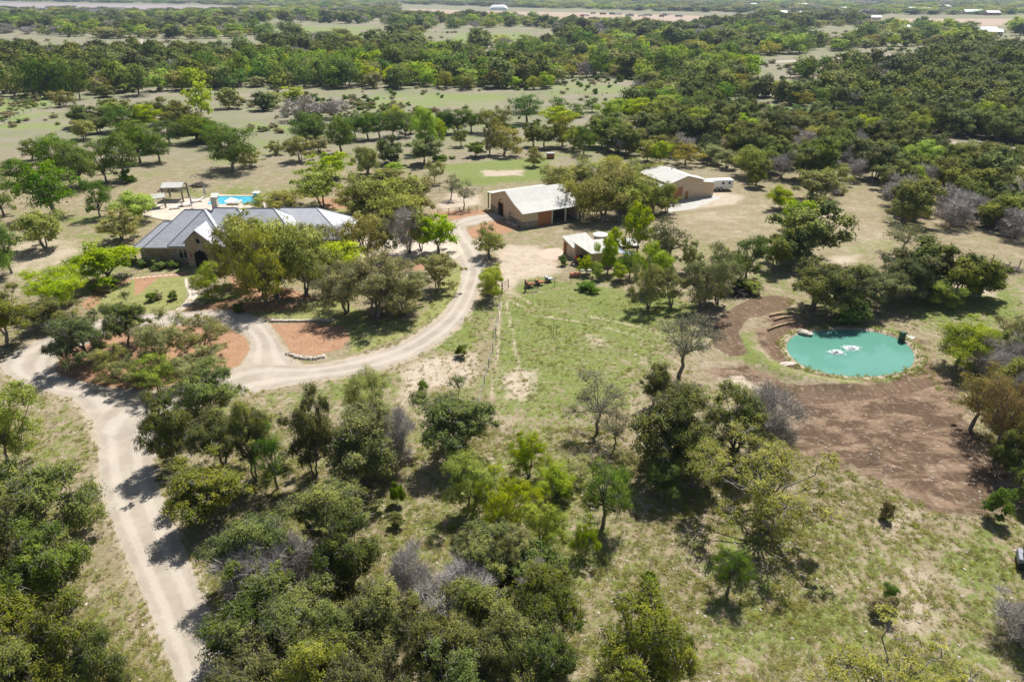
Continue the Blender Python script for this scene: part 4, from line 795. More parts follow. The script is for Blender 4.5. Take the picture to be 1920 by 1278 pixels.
# ------------------------------------------------------------------ trees
# nominal size, crown base, lobes, trunks, ...; every kind has its own habit
KIND = {
 #      h    w   base  lobes clumps  leaf  spread trunks gap  up
 'J': dict(h=6.5, w=5.6, base=.08, nl=26, lr=.135, tr=2, r=.17, up=.55, top=.75, shell=.85),
 'O': dict(h=6.8, w=8.0, base=.13, nl=26, lr=.125, tr=2, r=.24, up=.35, top=.62, shell=.9),
 'E': dict(h=8.0, w=7.0, base=.14, nl=21, lr=.155, tr=1, r=.26, up=.4, top=.7, shell=.85),
 'L': dict(h=6.5, w=6.0, base=.10, nl=22, lr=.14, tr=2, r=.16, up=.45, top=.72, shell=.85),
 'P': dict(h=5.5, w=6.5, base=.14, nl=26, lr=.115, tr=3, r=.18, up=.35, top=.66, shell=.95),
 'S': dict(h=7.0, w=8.5, base=.30, nl=20, lr=.12, tr=1, r=.17, up=.35, top=.66, shell=1.0),
 'T': dict(h=7.0, w=7.5, base=.34, nl=18, lr=.14, tr=1, r=.21, up=.35, top=.66, shell=1.0),
 'G': dict(h=6.5, w=6.5, base=.24, nl=16, lr=.15, tr=1, r=.20, up=.35, top=.66, shell=.9),
 'B': dict(h=5.5, w=6.0, base=.16, nl=22, lr=.12, tr=3, r=.19, up=.5, top=.72, shell=.85),
 'K': dict(h=2.2, w=2.2, base=.02, nl=9, lr=.22, tr=3, r=.05, up=.5, top=.7, shell=.7),
 'D': dict(h=2.2, w=2.4, base=.02, nl=9, lr=.22, tr=3, r=.05, up=.5, top=.7, shell=.7)}
LODS = {0: (26, 38, .092, .30), 1: (15, 22, .20, .45), 2: (8, 9, .48, .8)}   # clumps per lobe, leaves per clump, leaf size, clump radius factor
def tubes_np(paths, sides):
    V, Q, n0 = [], [], 0
    ang = np.arange(sides) * 2 * np.pi / sides; ca, sa = np.cos(ang), np.sin(ang)
    for P, R in paths:
        P = np.asarray(P); k = len(P); D = np.gradient(P, axis=0); D /= np.linalg.norm(D, axis=1, keepdims=True) + 1e-9
        ref = np.array([.13, .21, 1.0]) if abs(D[0, 2]) < .9 else np.array([1., .1, 0])
        A = np.cross(D, ref); A /= np.linalg.norm(A, axis=1, keepdims=True) + 1e-9; B_ = np.cross(D, A)
        R = np.asarray(R)[:, None, None]
        V.append((P[:, None, :] + R * (A[:, None, :] * ca[None, :, None] + B_[:, None, :] * sa[None, :, None])).reshape(-1, 3))
        i = np.arange(k - 1)[:, None] * sides; j = np.arange(sides)[None, :]; j2 = (j + 1) % sides
        Q.append((n0 + np.stack([i + j, i + j2, i + sides + j2, i + sides + j], -1)).reshape(-1, 4)); n0 += k * sides
    return np.concatenate(V), np.concatenate(Q)
def bez(a, b, rng, n, bend=.12, lift=0.0):
    a, b = np.asarray(a, float), np.asarray(b, float); L = np.linalg.norm(b - a); t = np.linspace(0, 1, n)[:, None]
    m = (a + b) / 2 + rng.normal(0, bend * L, 3) + np.array([0, 0, lift * L])
    p = (1 - t) ** 2 * a + 2 * t * (1 - t) * m + t * t * b
    if n > 3: p[1:-1] += rng.normal(0, .03 * L, (n - 2, 3))
    return p
def leaves_np(C, cid, out, size, rng, elong=1.4):
    n = len(C); nrm = out * .8 + np.array([0, 0, .45]) + rng.normal(0, .34, (n, 3)); nrm /= np.linalg.norm(nrm, axis=1, keepdims=True) + 1e-9
    r = rng.normal(size=(n, 3)); A = np.cross(nrm, r); A /= np.linalg.norm(A, axis=1, keepdims=True) + 1e-9; B_ = np.cross(nrm, A)
    s = size * rng.uniform(.6, 1.25, (n, 1)); a = A * s * elong * .5; b = B_ * s * .5
    V = np.stack([C + a, C + b * rng.uniform(.6, 1, (n, 1)) + a * .1, C - a, C - b], 1).reshape(-1, 3)
    return V, np.arange(4 * n).reshape(n, 4)
def tree_np(kind, lod, seed):
    K = KIND[kind]; rng = np.random.default_rng(seed * 7 + lod * 101 + ord(kind)); nc, nlv, ls, cf = LODS[lod]
    K = dict(K); K['base'] += {'J': (0, .16, .05, .26), 'O': (0, .08, .12, .04), 'E': (0, .05, .02, .12), 'P': (0, .08, .04, .12), 'L': (0, .05, .02, .1)}.get(kind, (0, 0, 0, 0))[(seed - 1) % 4]
    if kind in 'JOELP': K['base'] *= (1, .75, .35)[lod]
    h, w = K['h'], K['w']; nl = K['nl'] if lod < 2 else max(9, K['nl'] - 5)
    if kind in 'KD': ls = {0: .10, 1: .2, 2: .5}[lod]
    cz = h * (K['base'] + (1 - K['base']) * .45); ax = np.array([w * .5, w * .5, h * (1 - K['base']) * .56])
    # lobes: unequal balls scattered through the crown, fibonacci-spread so the outline stays full but uneven
    i = np.arange(nl) + .5; ph = i * 2.39996 + rng.uniform(0, 6.28); zz = 1 - 1.86 * i / nl
    rr = np.sqrt(np.clip(1 - zz ** 2, 0, 1)); D = np.stack([rr * np.cos(ph), rr * np.sin(ph), zz], 1); D += rng.normal(0, .22, D.shape)
    rad_ = rng.uniform(.46, .90, (nl, 1)); lean = rng.normal(0, .05, 2) * w
    LC = D * ax * rad_ * np.array([1, 1, .92]); LC[:, 2] = np.maximum(LC[:, 2] * np.where(LC[:, 2] < 0, 1.15, 1) + cz, h * (K['base'] + .09)); LC[:, :2] += lean
    lr = w * K['lr'] * rng.uniform(.65, 1.35, nl)
    if kind in 'JL': LC = np.vstack([LC, [[lean[0], lean[1], cz]]]); lr = np.append(lr, w * .2); nl += 1
    # clumps on the lobes
    cl, lobe = [], []
    for q in range(nl):
        m = max(3, int(nc * (lr[q] / (w * K['lr'])) ** 2))
        d = rng.normal(size=(m, 3)); d[:, 2] = np.abs(d[:, 2]) * .9 - .28; d /= np.linalg.norm(d, axis=1, keepdims=True)
        cl.append(LC[q] + d * lr[q] * rng.uniform(.55, 1.12, (m, 1)) * np.array([1, 1, .82])); lobe += [q] * m
    CL = np.concatenate(cl); lobe = np.array(lobe); CL[:, 2] = np.maximum(CL[:, 2], h * K['base'] * .8 + .15)
    # skeleton
    paths = []; nt = K['tr']; sides = {0: 6, 1: 5, 2: 3}[lod]; seg = {0: 7, 1: 5, 2: 3}[lod]
    forks = []
    for k in range(nt):
        a = 6.28 * k / nt + rng.uniform(0, 1); b0 = np.array([.12 * math.cos(a) * (nt > 1), .12 * math.sin(a) * (nt > 1), -.1])
        ft = np.array([lean[0] * .5 + math.cos(a) * w * .06 * (nt > 1), lean[1] * .5 + math.sin(a) * w * .06 * (nt > 1), h * (K['base'] * .85 + .10)])
        r0 = K['r'] / (nt ** .4); paths.append((bez(b0, ft, rng, seg, .10), np.linspace(r0 * 1.25, r0 * .72, seg))); forks.append((ft, r0 * .72))
    for q in range(nl):
        f, r0 = forks[int(np.argmin([np.linalg.norm(LC[q][:2] - fk[0][:2]) + rng.uniform(0, .5) for fk in forks]))]
        P = bez(f, LC[q], rng, seg, .10, -.06 if kind in 'OSP' else .04); rb = r0 * rng.uniform(.42, .62)
        paths.append((P, np.linspace(rb, rb * .35, seg)))
        if lod < 2:
            idx = np.where(lobe == q)[0]; sub = idx[::(2 if lod == 0 else 4)]
            for s in sub: paths.append((bez(P[-2 if s % 2 else -1], CL[s], rng, 4 if lod == 0 else 3, .12), np.linspace(rb * .30, .012, 4 if lod == 0 else 3)))
    TV, TQ = tubes_np(paths, sides)
    cen = np.array([lean[0], lean[1], cz])
    ctint = np.clip(rng.normal(.45, .26, len(CL)) + (rng.normal(0, .16, nl))[lobe], 0, 1)
    if kind == 'B':   # bare twigs
        m = {0: 17, 1: 10, 2: 6}[lod]; n = len(CL) * m; base = np.repeat(CL, m, 0); o = np.repeat((CL - LC[lobe]) / (lr[lobe][:, None] + 1e-6), m, 0)
        d = o * .8 + rng.normal(0, .55, (n, 3)) + np.array([0, 0, .35]); d /= np.linalg.norm(d, axis=1, keepdims=True)
        L = rng.uniform(.3, 1.05, (n, 1)) * (1 if lod < 2 else 1.4); st = base + rng.normal(0, .16, (n, 3)); wd = {0: .014, 1: .03, 2: .085}[lod]
        r = rng.normal(size=(n, 3)); A = np.cross(d, r); A /= np.linalg.norm(A, axis=1, keepdims=True); A *= wd
        e = st + d * L + rng.normal(0, .05, (n, 3)); V = np.stack([st - A, st + A, e + A * .3, e - A * .3], 1).reshape(-1, 3); Q = np.arange(4 * n).reshape(n, 4); tint = np.repeat(ctint, m)
    else:
        dens = {'T': .3, 'S': .9, 'P': .75, 'O': .95, 'G': .8, 'J': 1.05, 'K': .7, 'D': .6}.get(kind, 1.0)
        cnt = np.maximum(2, rng.poisson(nlv * dens * rng.uniform(.5, 1.4, len(CL)))); cid = np.repeat(np.arange(len(CL)), cnt); n = len(cid)
        cr = lr[lobe] * cf * (.8 if kind == 'S' else 1)
        off = rng.normal(0, 1, (n, 3)); 
        C = CL[cid] + off * cr[cid][:, None] * (np.array([.55, .55, .62]) if kind == 'J' else np.array([.62, .62, .42]))
        out = C - cen; out /= np.linalg.norm(out, axis=1, keepdims=True) + 1e-9; ol = C - LC[lobe[cid]]; ol /= np.linalg.norm(ol, axis=1, keepdims=True) + 1e-9
        V, Q = leaves_np(C, cid, out * .35 + ol * .85, ls * (1.0 if kind != 'J' else .92), rng, 1.9 if kind == 'J' else 1.4)
        tint = np.clip(ctint[cid] + rng.normal(0, .07, n), 0, 1)
        if lod < 2:
            m = {'J': .14, 'P': .16, 'S': .15, 'T': .5, 'O': .07}.get(kind, .03); k = int(n * m); j = rng.integers(0, n, k); gl = rng.random(nl) < .45
            st = LC[lobe[cid[j]]] + (C[j] - LC[lobe[cid[j]]]) * rng.uniform(.5, 1.0, (k, 1)); d = ol[j] * .7 + rng.normal(0, .5, (k, 3)); d /= np.linalg.norm(d, axis=1, keepdims=True)
            L = rng.uniform(.2, .55, (k, 1)); r = rng.normal(size=(k, 3)); A = np.cross(d, r); A /= np.linalg.norm(A, axis=1, keepdims=True); A *= {0: .009, 1: .02}[lod]; e = st + d * L
            V = np.vstack([V, np.stack([st - A, st + A, e + A * .3, e - A * .3], 1).reshape(-1, 3)]); Q = np.vstack([Q, 4 * n + np.arange(4 * k).reshape(k, 4)]); tint = np.append(tint, rng.uniform(0, 1, k) + 2.0)
    V = V.copy(); V[:, 2] = np.maximum(V[:, 2], .03)
    # normalise to nominal crown width / height
    ext = np.percentile(np.abs(V[:, 0] - lean[0]), 98) + np.percentile(np.abs(V[:, 1] - lean[1]), 98); sx = w / ext; sz = h / np.percentile(V[:, 2], 99.6)
    for A in (V, TV): A[:, 0] *= sx; A[:, 1] *= sx; A[:, 2] *= sz
    return TV, TQ, V, Q, tint
CACHE = {}
NVAR = {0: 4, 1: 4, 2: 4}
def tree_meshes(kind, lod, var):
    k = (kind, lod, var)
    if k not in CACHE:
        TV, TQ, V, Q, tint = tree_np(kind, lod, var + 1)
        lm = LEAF['E' if kind == 'K' else kind]
        tm = mesh_np("trunk", TV, TQ, True); tm.materials.append(M['bark'])
        cm = mesh_np("crown", V, Q); cm.materials.append(lm)
        cm.materials.append(LEAF['B']); cm.polygons.foreach_set('material_index', (tint > 1.5).astype(np.int32))
        a = cm.attributes.new("tint", 'FLOAT', 'FACE'); a.data.foreach_set('value', np.where(tint > 1.5, tint - 2, tint).astype(np.float32))
        jm = mesh_np("tree", np.vstack([TV, V]), np.vstack([TQ, Q + len(TV)])); jm.materials.append(M['bark']); jm.materials.append(lm)
        jm.polygons.foreach_set('material_index', np.concatenate([np.zeros(len(TQ)), np.ones(len(Q))]).astype(np.int32))
        a = jm.attributes.new("tint", 'FLOAT', 'FACE'); a.data.foreach_set('value', np.concatenate([np.zeros(len(TQ)), tint]).astype(np.float32))
        CACHE[k] = (tm, cm, jm)
    return CACHE[k]
NAME = {'J': ('juniper_tree', 'juniper'), 'O': ('live_oak', 'oak'), 'E': ('elm_tree', 'elm'), 'L': ('spring_tree', 'green tree'), 'P': ('pale_oak', 'oak'), 'S': ('sparse_oak', 'oak'), 'T': ('thin_tree', 'tree'), 'G': ('golden_tree', 'golden tree'), 'B': ('bare_tree', 'bare tree'), 'K': ('green_bush', 'bush'), 'D': ('dry_bush', 'bush')}
LOOK = {'J': 'dark juniper', 'O': 'olive-green live oak', 'E': 'deep green elm', 'L': 'bright lime-green tree', 'P': 'pale grey-green oak', 'S': 'thin-leaved oak with bare limbs showing', 'T': 'nearly bare tree with crooked dark limbs', 'G': 'golden-brown leafed tree', 'B': 'bare grey-twigged tree', 'K': 'small green bush', 'D': 'dry straw-coloured bush'}
TREES = []     # kind, X, Y, height, width, zone, base px
def top_h(py_base, py_top, w_m):
    X, Y = U(960, py_base); Yb = Y + w_m * .12
    lo, hi = 0.2, 30
    for _ in range(30):
        m = (lo + hi) / 2
        if proj(0, Yb, m)[1] > py_top: lo = m
        else: hi = m
    return lo
def add_tree(kind, bx, by, ty, wpx, zone, lod=None):
    X, Y = U(bx, by); w = wpx * depth_of(Y, 2) / F; TREES.append((kind, X, Y, max(.5, top_h(by, ty, w)), w, zone, bx, by, lod))
# zone : list of  kind base_x base_y top_y width
MAN = """
in the woods left of the lower driveway|J 70 1020 865 185,J 20 1120 930 150,J 120 1160 1000 150,J 30 1250 1040 170,J 110 1330 1140 170,J 185 1335 1185 110,J 20 1390 1180 170,L 10 875 715 130,J 5 980 850 110
at the left edge beside the driveway bend|J 12 650 540 100,J 95 610 555 80,E 22 512 405 62
on the mulch island inside the driveway loop|J 180 675 578 110,J 240 650 558 80,P 215 710 645 85,P 300 690 580 100,P 375 665 585 95,L 300 740 655 85,P 365 720 650 105,P 255 730 665 80
right of the driveway junction|J 385 800 692 129,J 330 880 745 95,J 420 870 760 112,J 480 900 745 95,E 522 915 792 82,J 590 905 740 95,J 680 910 745 142,O 690 800 692 95,B 740 870 760 77
in the thicket right of the lower driveway|J 389 980 862 148,J 484 1110 965 163,J 620 1030 900 159,B 545 1090 985 84,J 660 1140 980 129,B 479 1130 1010 130,J 494 1210 1075 168,J 560 1240 1100 159,J 640 1270 1110 118,J 730 1250 1085 159,J 504 1340 1180 168,J 600 1360 1190 168,J 720 1370 1210 148,J 820 1300 1130 148
in the lower middle thicket|B 775 1140 1020 96,B 860 1150 1060 144,J 900 1200 1075 129,J 1010 1190 1050 153,B 1000 1130 1045 72,J 950 1290 1130 138,J 1030 1290 1150 129,J 870 1380 1210 148
in the bright thicket below the round juniper|L 885 960 845 95,L 945 1010 870 115,L 1015 1030 925 95,J 900 1080 970 110,P 960 1070 975 90,K 1000 1100 1020 120,L 992 895 808 75,L 1040 930 868 78,E 1130 985 868 95,L 1098 1040 965 52,P 1070 900 850 80,P 1170 880 840 50
on the open pasture right of the wire fence|J 847 862 728 145,T 1120 812 695 115,T 1152 842 765 62,T 1272 706 585 115,E 1240 937 862 68,E 1362 1112 1028 78,S 1443 990 832 250,K 1865 972 912 44,K 866 668 645 22,K 793 735 710 20,J 745 985 955 30,K 745 945 905 30,K 1215 1105 1068 34,D 1657 972 938 22,K 1660 1130 1095 34,D 1652 1150 1115 42
along the bottom edge of the photo|J 1215 1310 1115 165,J 1140 1350 1215 120,S 1650 1345 1190 270
below the brown earth at the centre right|J 1260 880 700 155,J 1375 860 705 110,B 1430 850 715 110,J 1300 910 800 110,J 1225 760 680 60
at the right edge below the pond|L 1790 692 594 105,L 1835 680 612 60,G 1818 805 682 100,G 1865 860 715 105,B 1862 712 625 110,J 1905 705 585 80,J 1880 770 655 90,G 1915 900 755 80,J 1870 890 790 60,J 1925 850 740 90,K 1900 865 835 40,P 1890 650 585 70,J 1930 950 850 80,B 1905 1195 1120 110,B 1900 800 700 80
above the far shore of the pond|J 1522 578 478 130,J 1612 575 492 115,J 1665 562 474 95,J 1712 555 465 90,J 1742 545 445 100,J 1790 560 470 90,J 1835 555 485 90,L 1765 575 527 55,K 1590 600 560 70
on the rise left of the pond|J 1508 490 378 115,J 1478 500 430 70,L 1490 440 375 80,J 1450 505 432 55,E 1398 525 438 65,E 1352 540 470 70,P 1312 583 455 95,J 1345 570 500 70,T 1692 478 415 85,J 1395 545 520 50
in the dry paddock above the pond|L 1462 393 349 48,J 1418 350 300 40,B 1464 335 285 48,P 1520 375 318 85,P 1560 350 308 60,B 1545 372 330 60,K 1425 480 462 20,D 1570 365 350 26
between the sheds and the dry paddock|P 1215 578 480 65,P 1258 575 500 60,T 1258 505 405 78,P 1240 500 425 60,L 1195 478 378 62,L 1218 545 455 60,L 1240 520 470 55,P 1290 510 450 40
in front of the equipment shed|L 1100 515 478 28,L 1140 512 440 40,L 1120 525 490 22,L 1162 528 492 30,E 1180 520 470 40,K 1055 498 478 14,K 1095 542 525 32,K 1110 548 530 28,L 1150 470 425 26
in the oak cluster between the two barns|O 1040 365 306 62,O 1062 395 340 60,O 1090 408 330 85,O 1130 412 318 95,O 1165 408 328 85,O 1100 350 298 80,O 1150 345 292 85,O 1195 390 318 75,O 1220 400 335 75,O 1248 400 340 48,O 1185 350 300 70,O 1080 345 305 70,O 1145 385 305 90,O 1228 352 305 55
behind the big metal barn|O 1212 302 262 44,L 1236 306 264 46,G 1285 308 266 62,G 1262 296 258 40,P 1330 305 270 50
over the front of the house|O 462 535 398 88,O 500 572 420 110,O 520 560 402 125,O 575 555 415 110,O 490 480 385 95,O 545 500 408 90,L 640 512 447 98,P 650 585 485 95,P 705 598 470 120,P 760 590 480 100,B 632 478 415 65,O 600 500 415 70,P 820 545 475 75,P 735 575 500 110
beside the paved garage court|O 690 490 392 85,P 720 480 400 60,B 768 475 385 65,L 822 478 402 72,P 790 470 395 55
behind the house at its right end|O 735 405 318 130,O 690 410 335 85,O 790 400 330 75,O 750 420 345 90,L 605 388 312 85,O 500 398 358 60,O 548 402 356 75,L 628 335 284 75,P 690 332 270 52,O 660 400 345 60
on the green slope right of the house trees|S 815 345 300 38,T 845 375 325 36,T 870 392 335 45,L 738 325 303 34,P 730 335 315 50,K 775 345 325 22
beside the driveway opposite the barn|O 918 484 422 56,L 918 562 500 50,L 925 545 500 40
in the front garden left of the house|L 262 415 358 75,P 228 450 388 76,L 205 525 450 108,L 115 570 500 112,L 395 562 490 62,P 85 465 392 92,K 186 545 525 26,K 215 540 522 26,D 198 548 528 26,K 285 565 548 18,K 325 562 546 18,D 300 560 545 16,K 450 585 568 22,K 270 500 485 22,K 300 502 486 30,K 328 502 487 24,K 250 495 480 20,J 130 640 585 60
in the group at the upper left|E 8 405 330 55,E 105 405 304 98,E 188 408 334 48,E 60 300 260 40,E 110 335 250 75,E 155 350 262 72,E 35 345 295 60,E 235 338 246 72,E 200 342 262 50,E 262 305 236 55,E 300 305 252 50,E 318 270 225 45,K 240 342 318 28,E 70 345 300 50,E 280 285 240 50
on the dry slope behind the house|E 440 322 238 92,P 470 312 278 48,P 563 303 255 55,E 575 275 210 62,E 600 268 214 50,E 640 288 218 58,P 600 285 255 50,J 735 307 254 48,P 690 325 275 50,P 520 290 262 34,B 625 222 184 50,J 395 265 225 60,E 410 275 230 55,L 375 222 152 58,J 355 250 200 70,E 370 268 215 70,E 390 260 218 50
in the mixed scrub at the upper left|J 168 238 194 60,J 215 215 185 60,E 230 245 195 65,J 270 225 190 60,L 275 240 195 50,P 160 262 224 44,O 122 200 168 44,P 430 203 164 38,J 495 207 170 42,L 545 188 162 42,B 560 225 178 70,B 590 220 190 55,P 510 200 172 40,J 320 230 180 60,O 120 150 120 50,J 185 250 215 40,E 250 262 225 60,P 445 204 178 30
in the hedge below the centre meadow|E 665 260 208 42,E 690 262 212 40,E 712 260 212 38,E 738 258 206 42,E 760 256 212 36,L 745 240 198 36,L 800 285 200 52,L 820 270 222 34,E 790 235 200 40,E 835 250 203 42,E 860 250 205 40,E 885 248 203 42,O 925 250 196 58,P 770 250 215 34,E 650 265 218 36
on the slope between the hedge and the barns|J 795 308 255 62,P 865 275 236 36,J 892 294 264 40,P 918 290 228 30,O 945 292 234 60,E 988 232 176 62,J 1000 275 228 36,J 1020 277 230 44,O 1055 275 215 50,O 1075 280 232 50,E 1094 290 236 38,P 1105 275 230 40,J 1130 275 220 60,O 1002 312 275 36,E 1110 210 180 32,L 1045 240 200 60,E 1045 215 180 40,E 1080 220 192 34,J 1155 285 240 55,J 1175 290 240 50,B 1165 290 250 36,O 1200 280 240 45,K 830 300 290 24,K 820 302 288 16,K 848 298 292 14
right of the centre meadow|E 1190 200 165 60,E 1225 205 160 75,E 1265 215 175 60,L 1160 225 182 60,L 1195 230 184 66,L 1240 230 178 60,J 1250 245 200 70,E 1295 235 170 58,E 1355 190 155 52,E 1308 175 140 28,J 1245 170 140 40,P 1220 165 135 40,J 1165 240 215 50
standing alone in the far clearings|K 1118 150 142 8,K 1164 153 140 14,K 1116 176 165 10,K 1362 199 190 18,K 1435 152 142 18,K 1457 164 152 16,K 1467 152 142 12,K 1493 208 196 16,K 1528 205 194 14,K 1542 208 195 14,K 1556 212 198 14,K 1513 228 212 24,J 1476 218 206 14,E 1510 148 105 60,L 1500 140 110 30,P 1570 165 132 44,E 1560 195 160 50,E 1545 200 165 30,E 1530 195 165 30,J 1505 192 168 44,J 1595 168 140 60,E 1600 185 165 36
in the tree row by the green field|E 62 182 110 50,E 85 185 105 44,E 105 182 112 44,E 128 182 105 44,E 150 186 112 44,E 15 175 125 40,P 28 180 138 40,E 215 170 108 44,J 240 172 130 50,J 198 182 160 34,J 5 165 115 50,O 45 172 140 34
"""
for line in MAN.strip().splitlines():
    zone, items = line.split('|')
    for it in items.split(','):
        k, *n = it.split(); add_tree(k, *map(float, n[:4]), zone)
# ---- the woods: trees scattered in the woodland areas, every one a tree of its own as far as they can be told apart
def inside(px, py, poly):
    c = False; n = len(poly)
    for i in range(n):
        x1, y1 = poly[i]; x2, y2 = poly[(i + 1) % n]
        if (y1 > py) != (y2 > py) and px < (x2 - x1) * (py - y1) / (y2 - y1) + x1: c = not c
    return c
OPEN = [[(-50,184),(70,178),(260,185),(330,172),(640,168),(700,170),(900,170),(1020,178),(1055,152),(1150,146),(1205,152),(1185,215),(1000,225),(640,262),(650,330),(-50,330)],
        [(-50,62),(180,72),(255,74),(300,72),(420,82),(520,90),(515,108),(380,100),(250,108),(-50,104)],
        [(400,50),(500,42),(720,46),(745,55),(735,96),(650,88),(640,66),(420,58)], [(800,56),(1010,52),(1050,72),(1040,84),(900,84),(870,104),(780,92)], [(878,92),(945,94),(930,122),(880,116)],
        [(1330,186),(1420,184),(1530,208),(1620,206),(1625,232),(1540,236),(1420,238),(1345,240)], [(1385,148),(1550,148),(1560,178),(1480,184),(1395,172)], [(1630,152),(1730,156),(1700,172),(1635,174)],
        [(1730,264),(1800,260),(1880,272),(1930,282),(1930,310),(1860,305),(1740,300)], [(1405,108),(1500,100),(1740,88),(1765,94),(1745,122),(1600,134),(1500,143),(1408,146)], [(1480,100),(1600,96),(1600,104),(1500,110)],
        [(745,8),(960,14),(1420,26),(1440,36),(1340,46),(1050,42),(960,36),(745,28)], [(1590,28),(1940,28),(1940,52),(1800,54),(1640,50)], [(-50,2),(360,8),(560,16),(330,24),(-50,18)], [(1270,70),(1330,78),(1320,86),(1270,80)], [(1070,60),(1112,60),(1112,80),(1070,80)],
        [(190,110),(215,110),(210,124),(188,124)], [(248,122),(300,122),(300,140),(250,140)], [(1610,236),(1660,240),(1650,252),(1600,250)], [(1450,262),(1520,258),(1530,270),(1470,274)], [(1660,330),(1700,322),(1740,335),(1690,345)], [(1770,225),(1830,220),(1850,232),(1790,238)], [(1850,345),(1930,335),(1930,352),(1870,360)], [(1260,135),(1330,130),(1340,140),(1270,144)], [(1600,128),(1700,122),(1720,130),(1620,138)], [(1180,90),(1300,92),(1290,102),(1190,100)], [(1700,60),(1800,66),(1790,76),(1690,70)], [(1500,64),(1600,62),(1590,70),(1500,72)], [(1830,48),(1900,54),(1890,72),(1810,70)]]
W_NEAR = [(1178,215),(1200,152),(1420,150),(1980,150),(1980,452),(1830,452),(1750,440),(1690,424),(1650,395),(1630,350),(1600,345),(1480,334),(1365,330),(1345,306),(1230,292),(1130,282),(1120,240)]
W_MID = [(-50,104),(1980,104),(1980,150),(1200,152),(1140,144),(1055,150),(1018,172),(900,168),(640,166),(330,170),(260,182),(160,178),(60,176),(-50,176)]
W_UP = [(-80,34),(2000,34),(2000,104),(-80,104)]
rg = random.Random(77)
def scatter(poly, spacing, mix, wmin, wmax, hfac, lim=None, jit=1.0, skip=0.0):
    xs2 = [U(a, b)[0] for a, b in poly]; ys2 = [U(a, b)[1] for a, b in poly]; out = []
    y = min(ys2)
    while y < max(ys2):
        sp = spacing * (1 + max(0, y - 400) / 900); x = min(xs2) + rg.uniform(0, sp)
        while x < max(xs2):
            X, Y = x + rg.uniform(-.5, .5) * sp * jit, y + rg.uniform(-.5, .5) * sp * jit; x += sp
            if rg.random() < skip or (skip and math.sin(X * .021 + 2 * math.sin(Y * .006)) * math.cos(Y * .013 + 1.5 * math.sin(X * .009)) > .52): continue
            px, py = proj(X, Y); px, py = float(px), float(py)
            if not (-70 < px < 1990) or not inside(px, py, poly) or any(inside(px, py, o) for o in OPEN): continue
            out.append((X, Y, px, py))
        y += sp * .9
    res = []
    for X, Y, px, py in out:
        # stands of one kind: pick by slowly varying patches
        s = math.sin(X * .031 + 1.3) * math.cos(Y * .027 + .4) + math.sin(X * .011 - Y * .013) + rg.gauss(0, .55)
        k = mix(s, px, py); w = rg.uniform(wmin, wmax) * {'B': .85, 'P': .95, 'E': 1.1, 'K': .4}.get(k, 1); h = KIND[k]['h'] / KIND[k]['w'] * w * rg.uniform(.8, 1.1) * hfac
        res.append((k, X, Y, h, w, px, py))
    return res
def mixn(s, px, py):
    q = rg.random()
    if s > .9: return 'E' if q < .5 else ('L' if q < .75 else 'P')
    if s > .2: return 'O' if q < .3 else ('P' if q < .6 else ('J' if q < .75 else ('E' if q < .85 else 'L')))
    if s > -.6: return 'J' if q < .5 else ('B' if q < .78 else ('P' if q < .9 else 'O'))
    return 'J' if q < .75 else ('B' if q < .93 else 'O')
def mixj(s, px, py):
    q = rg.random(); return 'J' if q < .46 else ('B' if q < .68 else ('P' if q < .83 else ('O' if q < .92 else 'L')))
woods = scatter([p for p in W_NEAR], 5.9, lambda s, x, y: mixj(s, x, y) if y > 232 else mixn(s, x, y), 5.2, 8.2, .92)
woods += scatter(W_MID, 8.4, mixn, 6.5, 11.5, .86)
woods += scatter(W_UP, 14, mixn, 10, 18, .62, skip=.08)
woods.sort(key=lambda t: -t[6])
def zone_of(px, py):
    if py > 205 and px > 1560 or py > 245: base = "the right-hand woods"
    elif px > 1180: base = "the woods round the far clearings"
    elif py > 104: base = "the woods beyond the centre meadow" if px > 600 else "the woods beyond the left pasture"
    else: base = "the distant woods"
    row = int((py - 95) / 11)
    rows = ["topmost", "second", "third", "fourth", "fifth", "sixth", "seventh", "eighth", "ninth", "tenth", "eleventh", "twelfth", "thirteenth", "fourteenth", "fifteenth", "sixteenth", "seventeenth", "eighteenth", "nineteenth", "twentieth"] + ["lowest"] * 20
    return base, row
# the nearest trees of the woods are individuals, all farther ones form one far-off wood
indiv, rest = [], []; cnt_ = {}
for t in woods:
    k, X, Y, h, w, px, py = t
    near_man = any(abs(m[1] - X) < .3 * (m[4] + w) and abs(m[2] - Y) < .3 * (m[4] + w) for m in TREES)
    if near_man: continue
    if py > 118 and cnt_.get(k, 0) < 215 and len(indiv) < 760 and -40 < px < 1960: indiv.append(t); cnt_[k] = cnt_.get(k, 0) + 1
    else: rest.append(t)
print("TREES manual", len(TREES), "woods individuals", len(indiv), cnt_, "far", len(rest), "lowest py", indiv[-1][6])
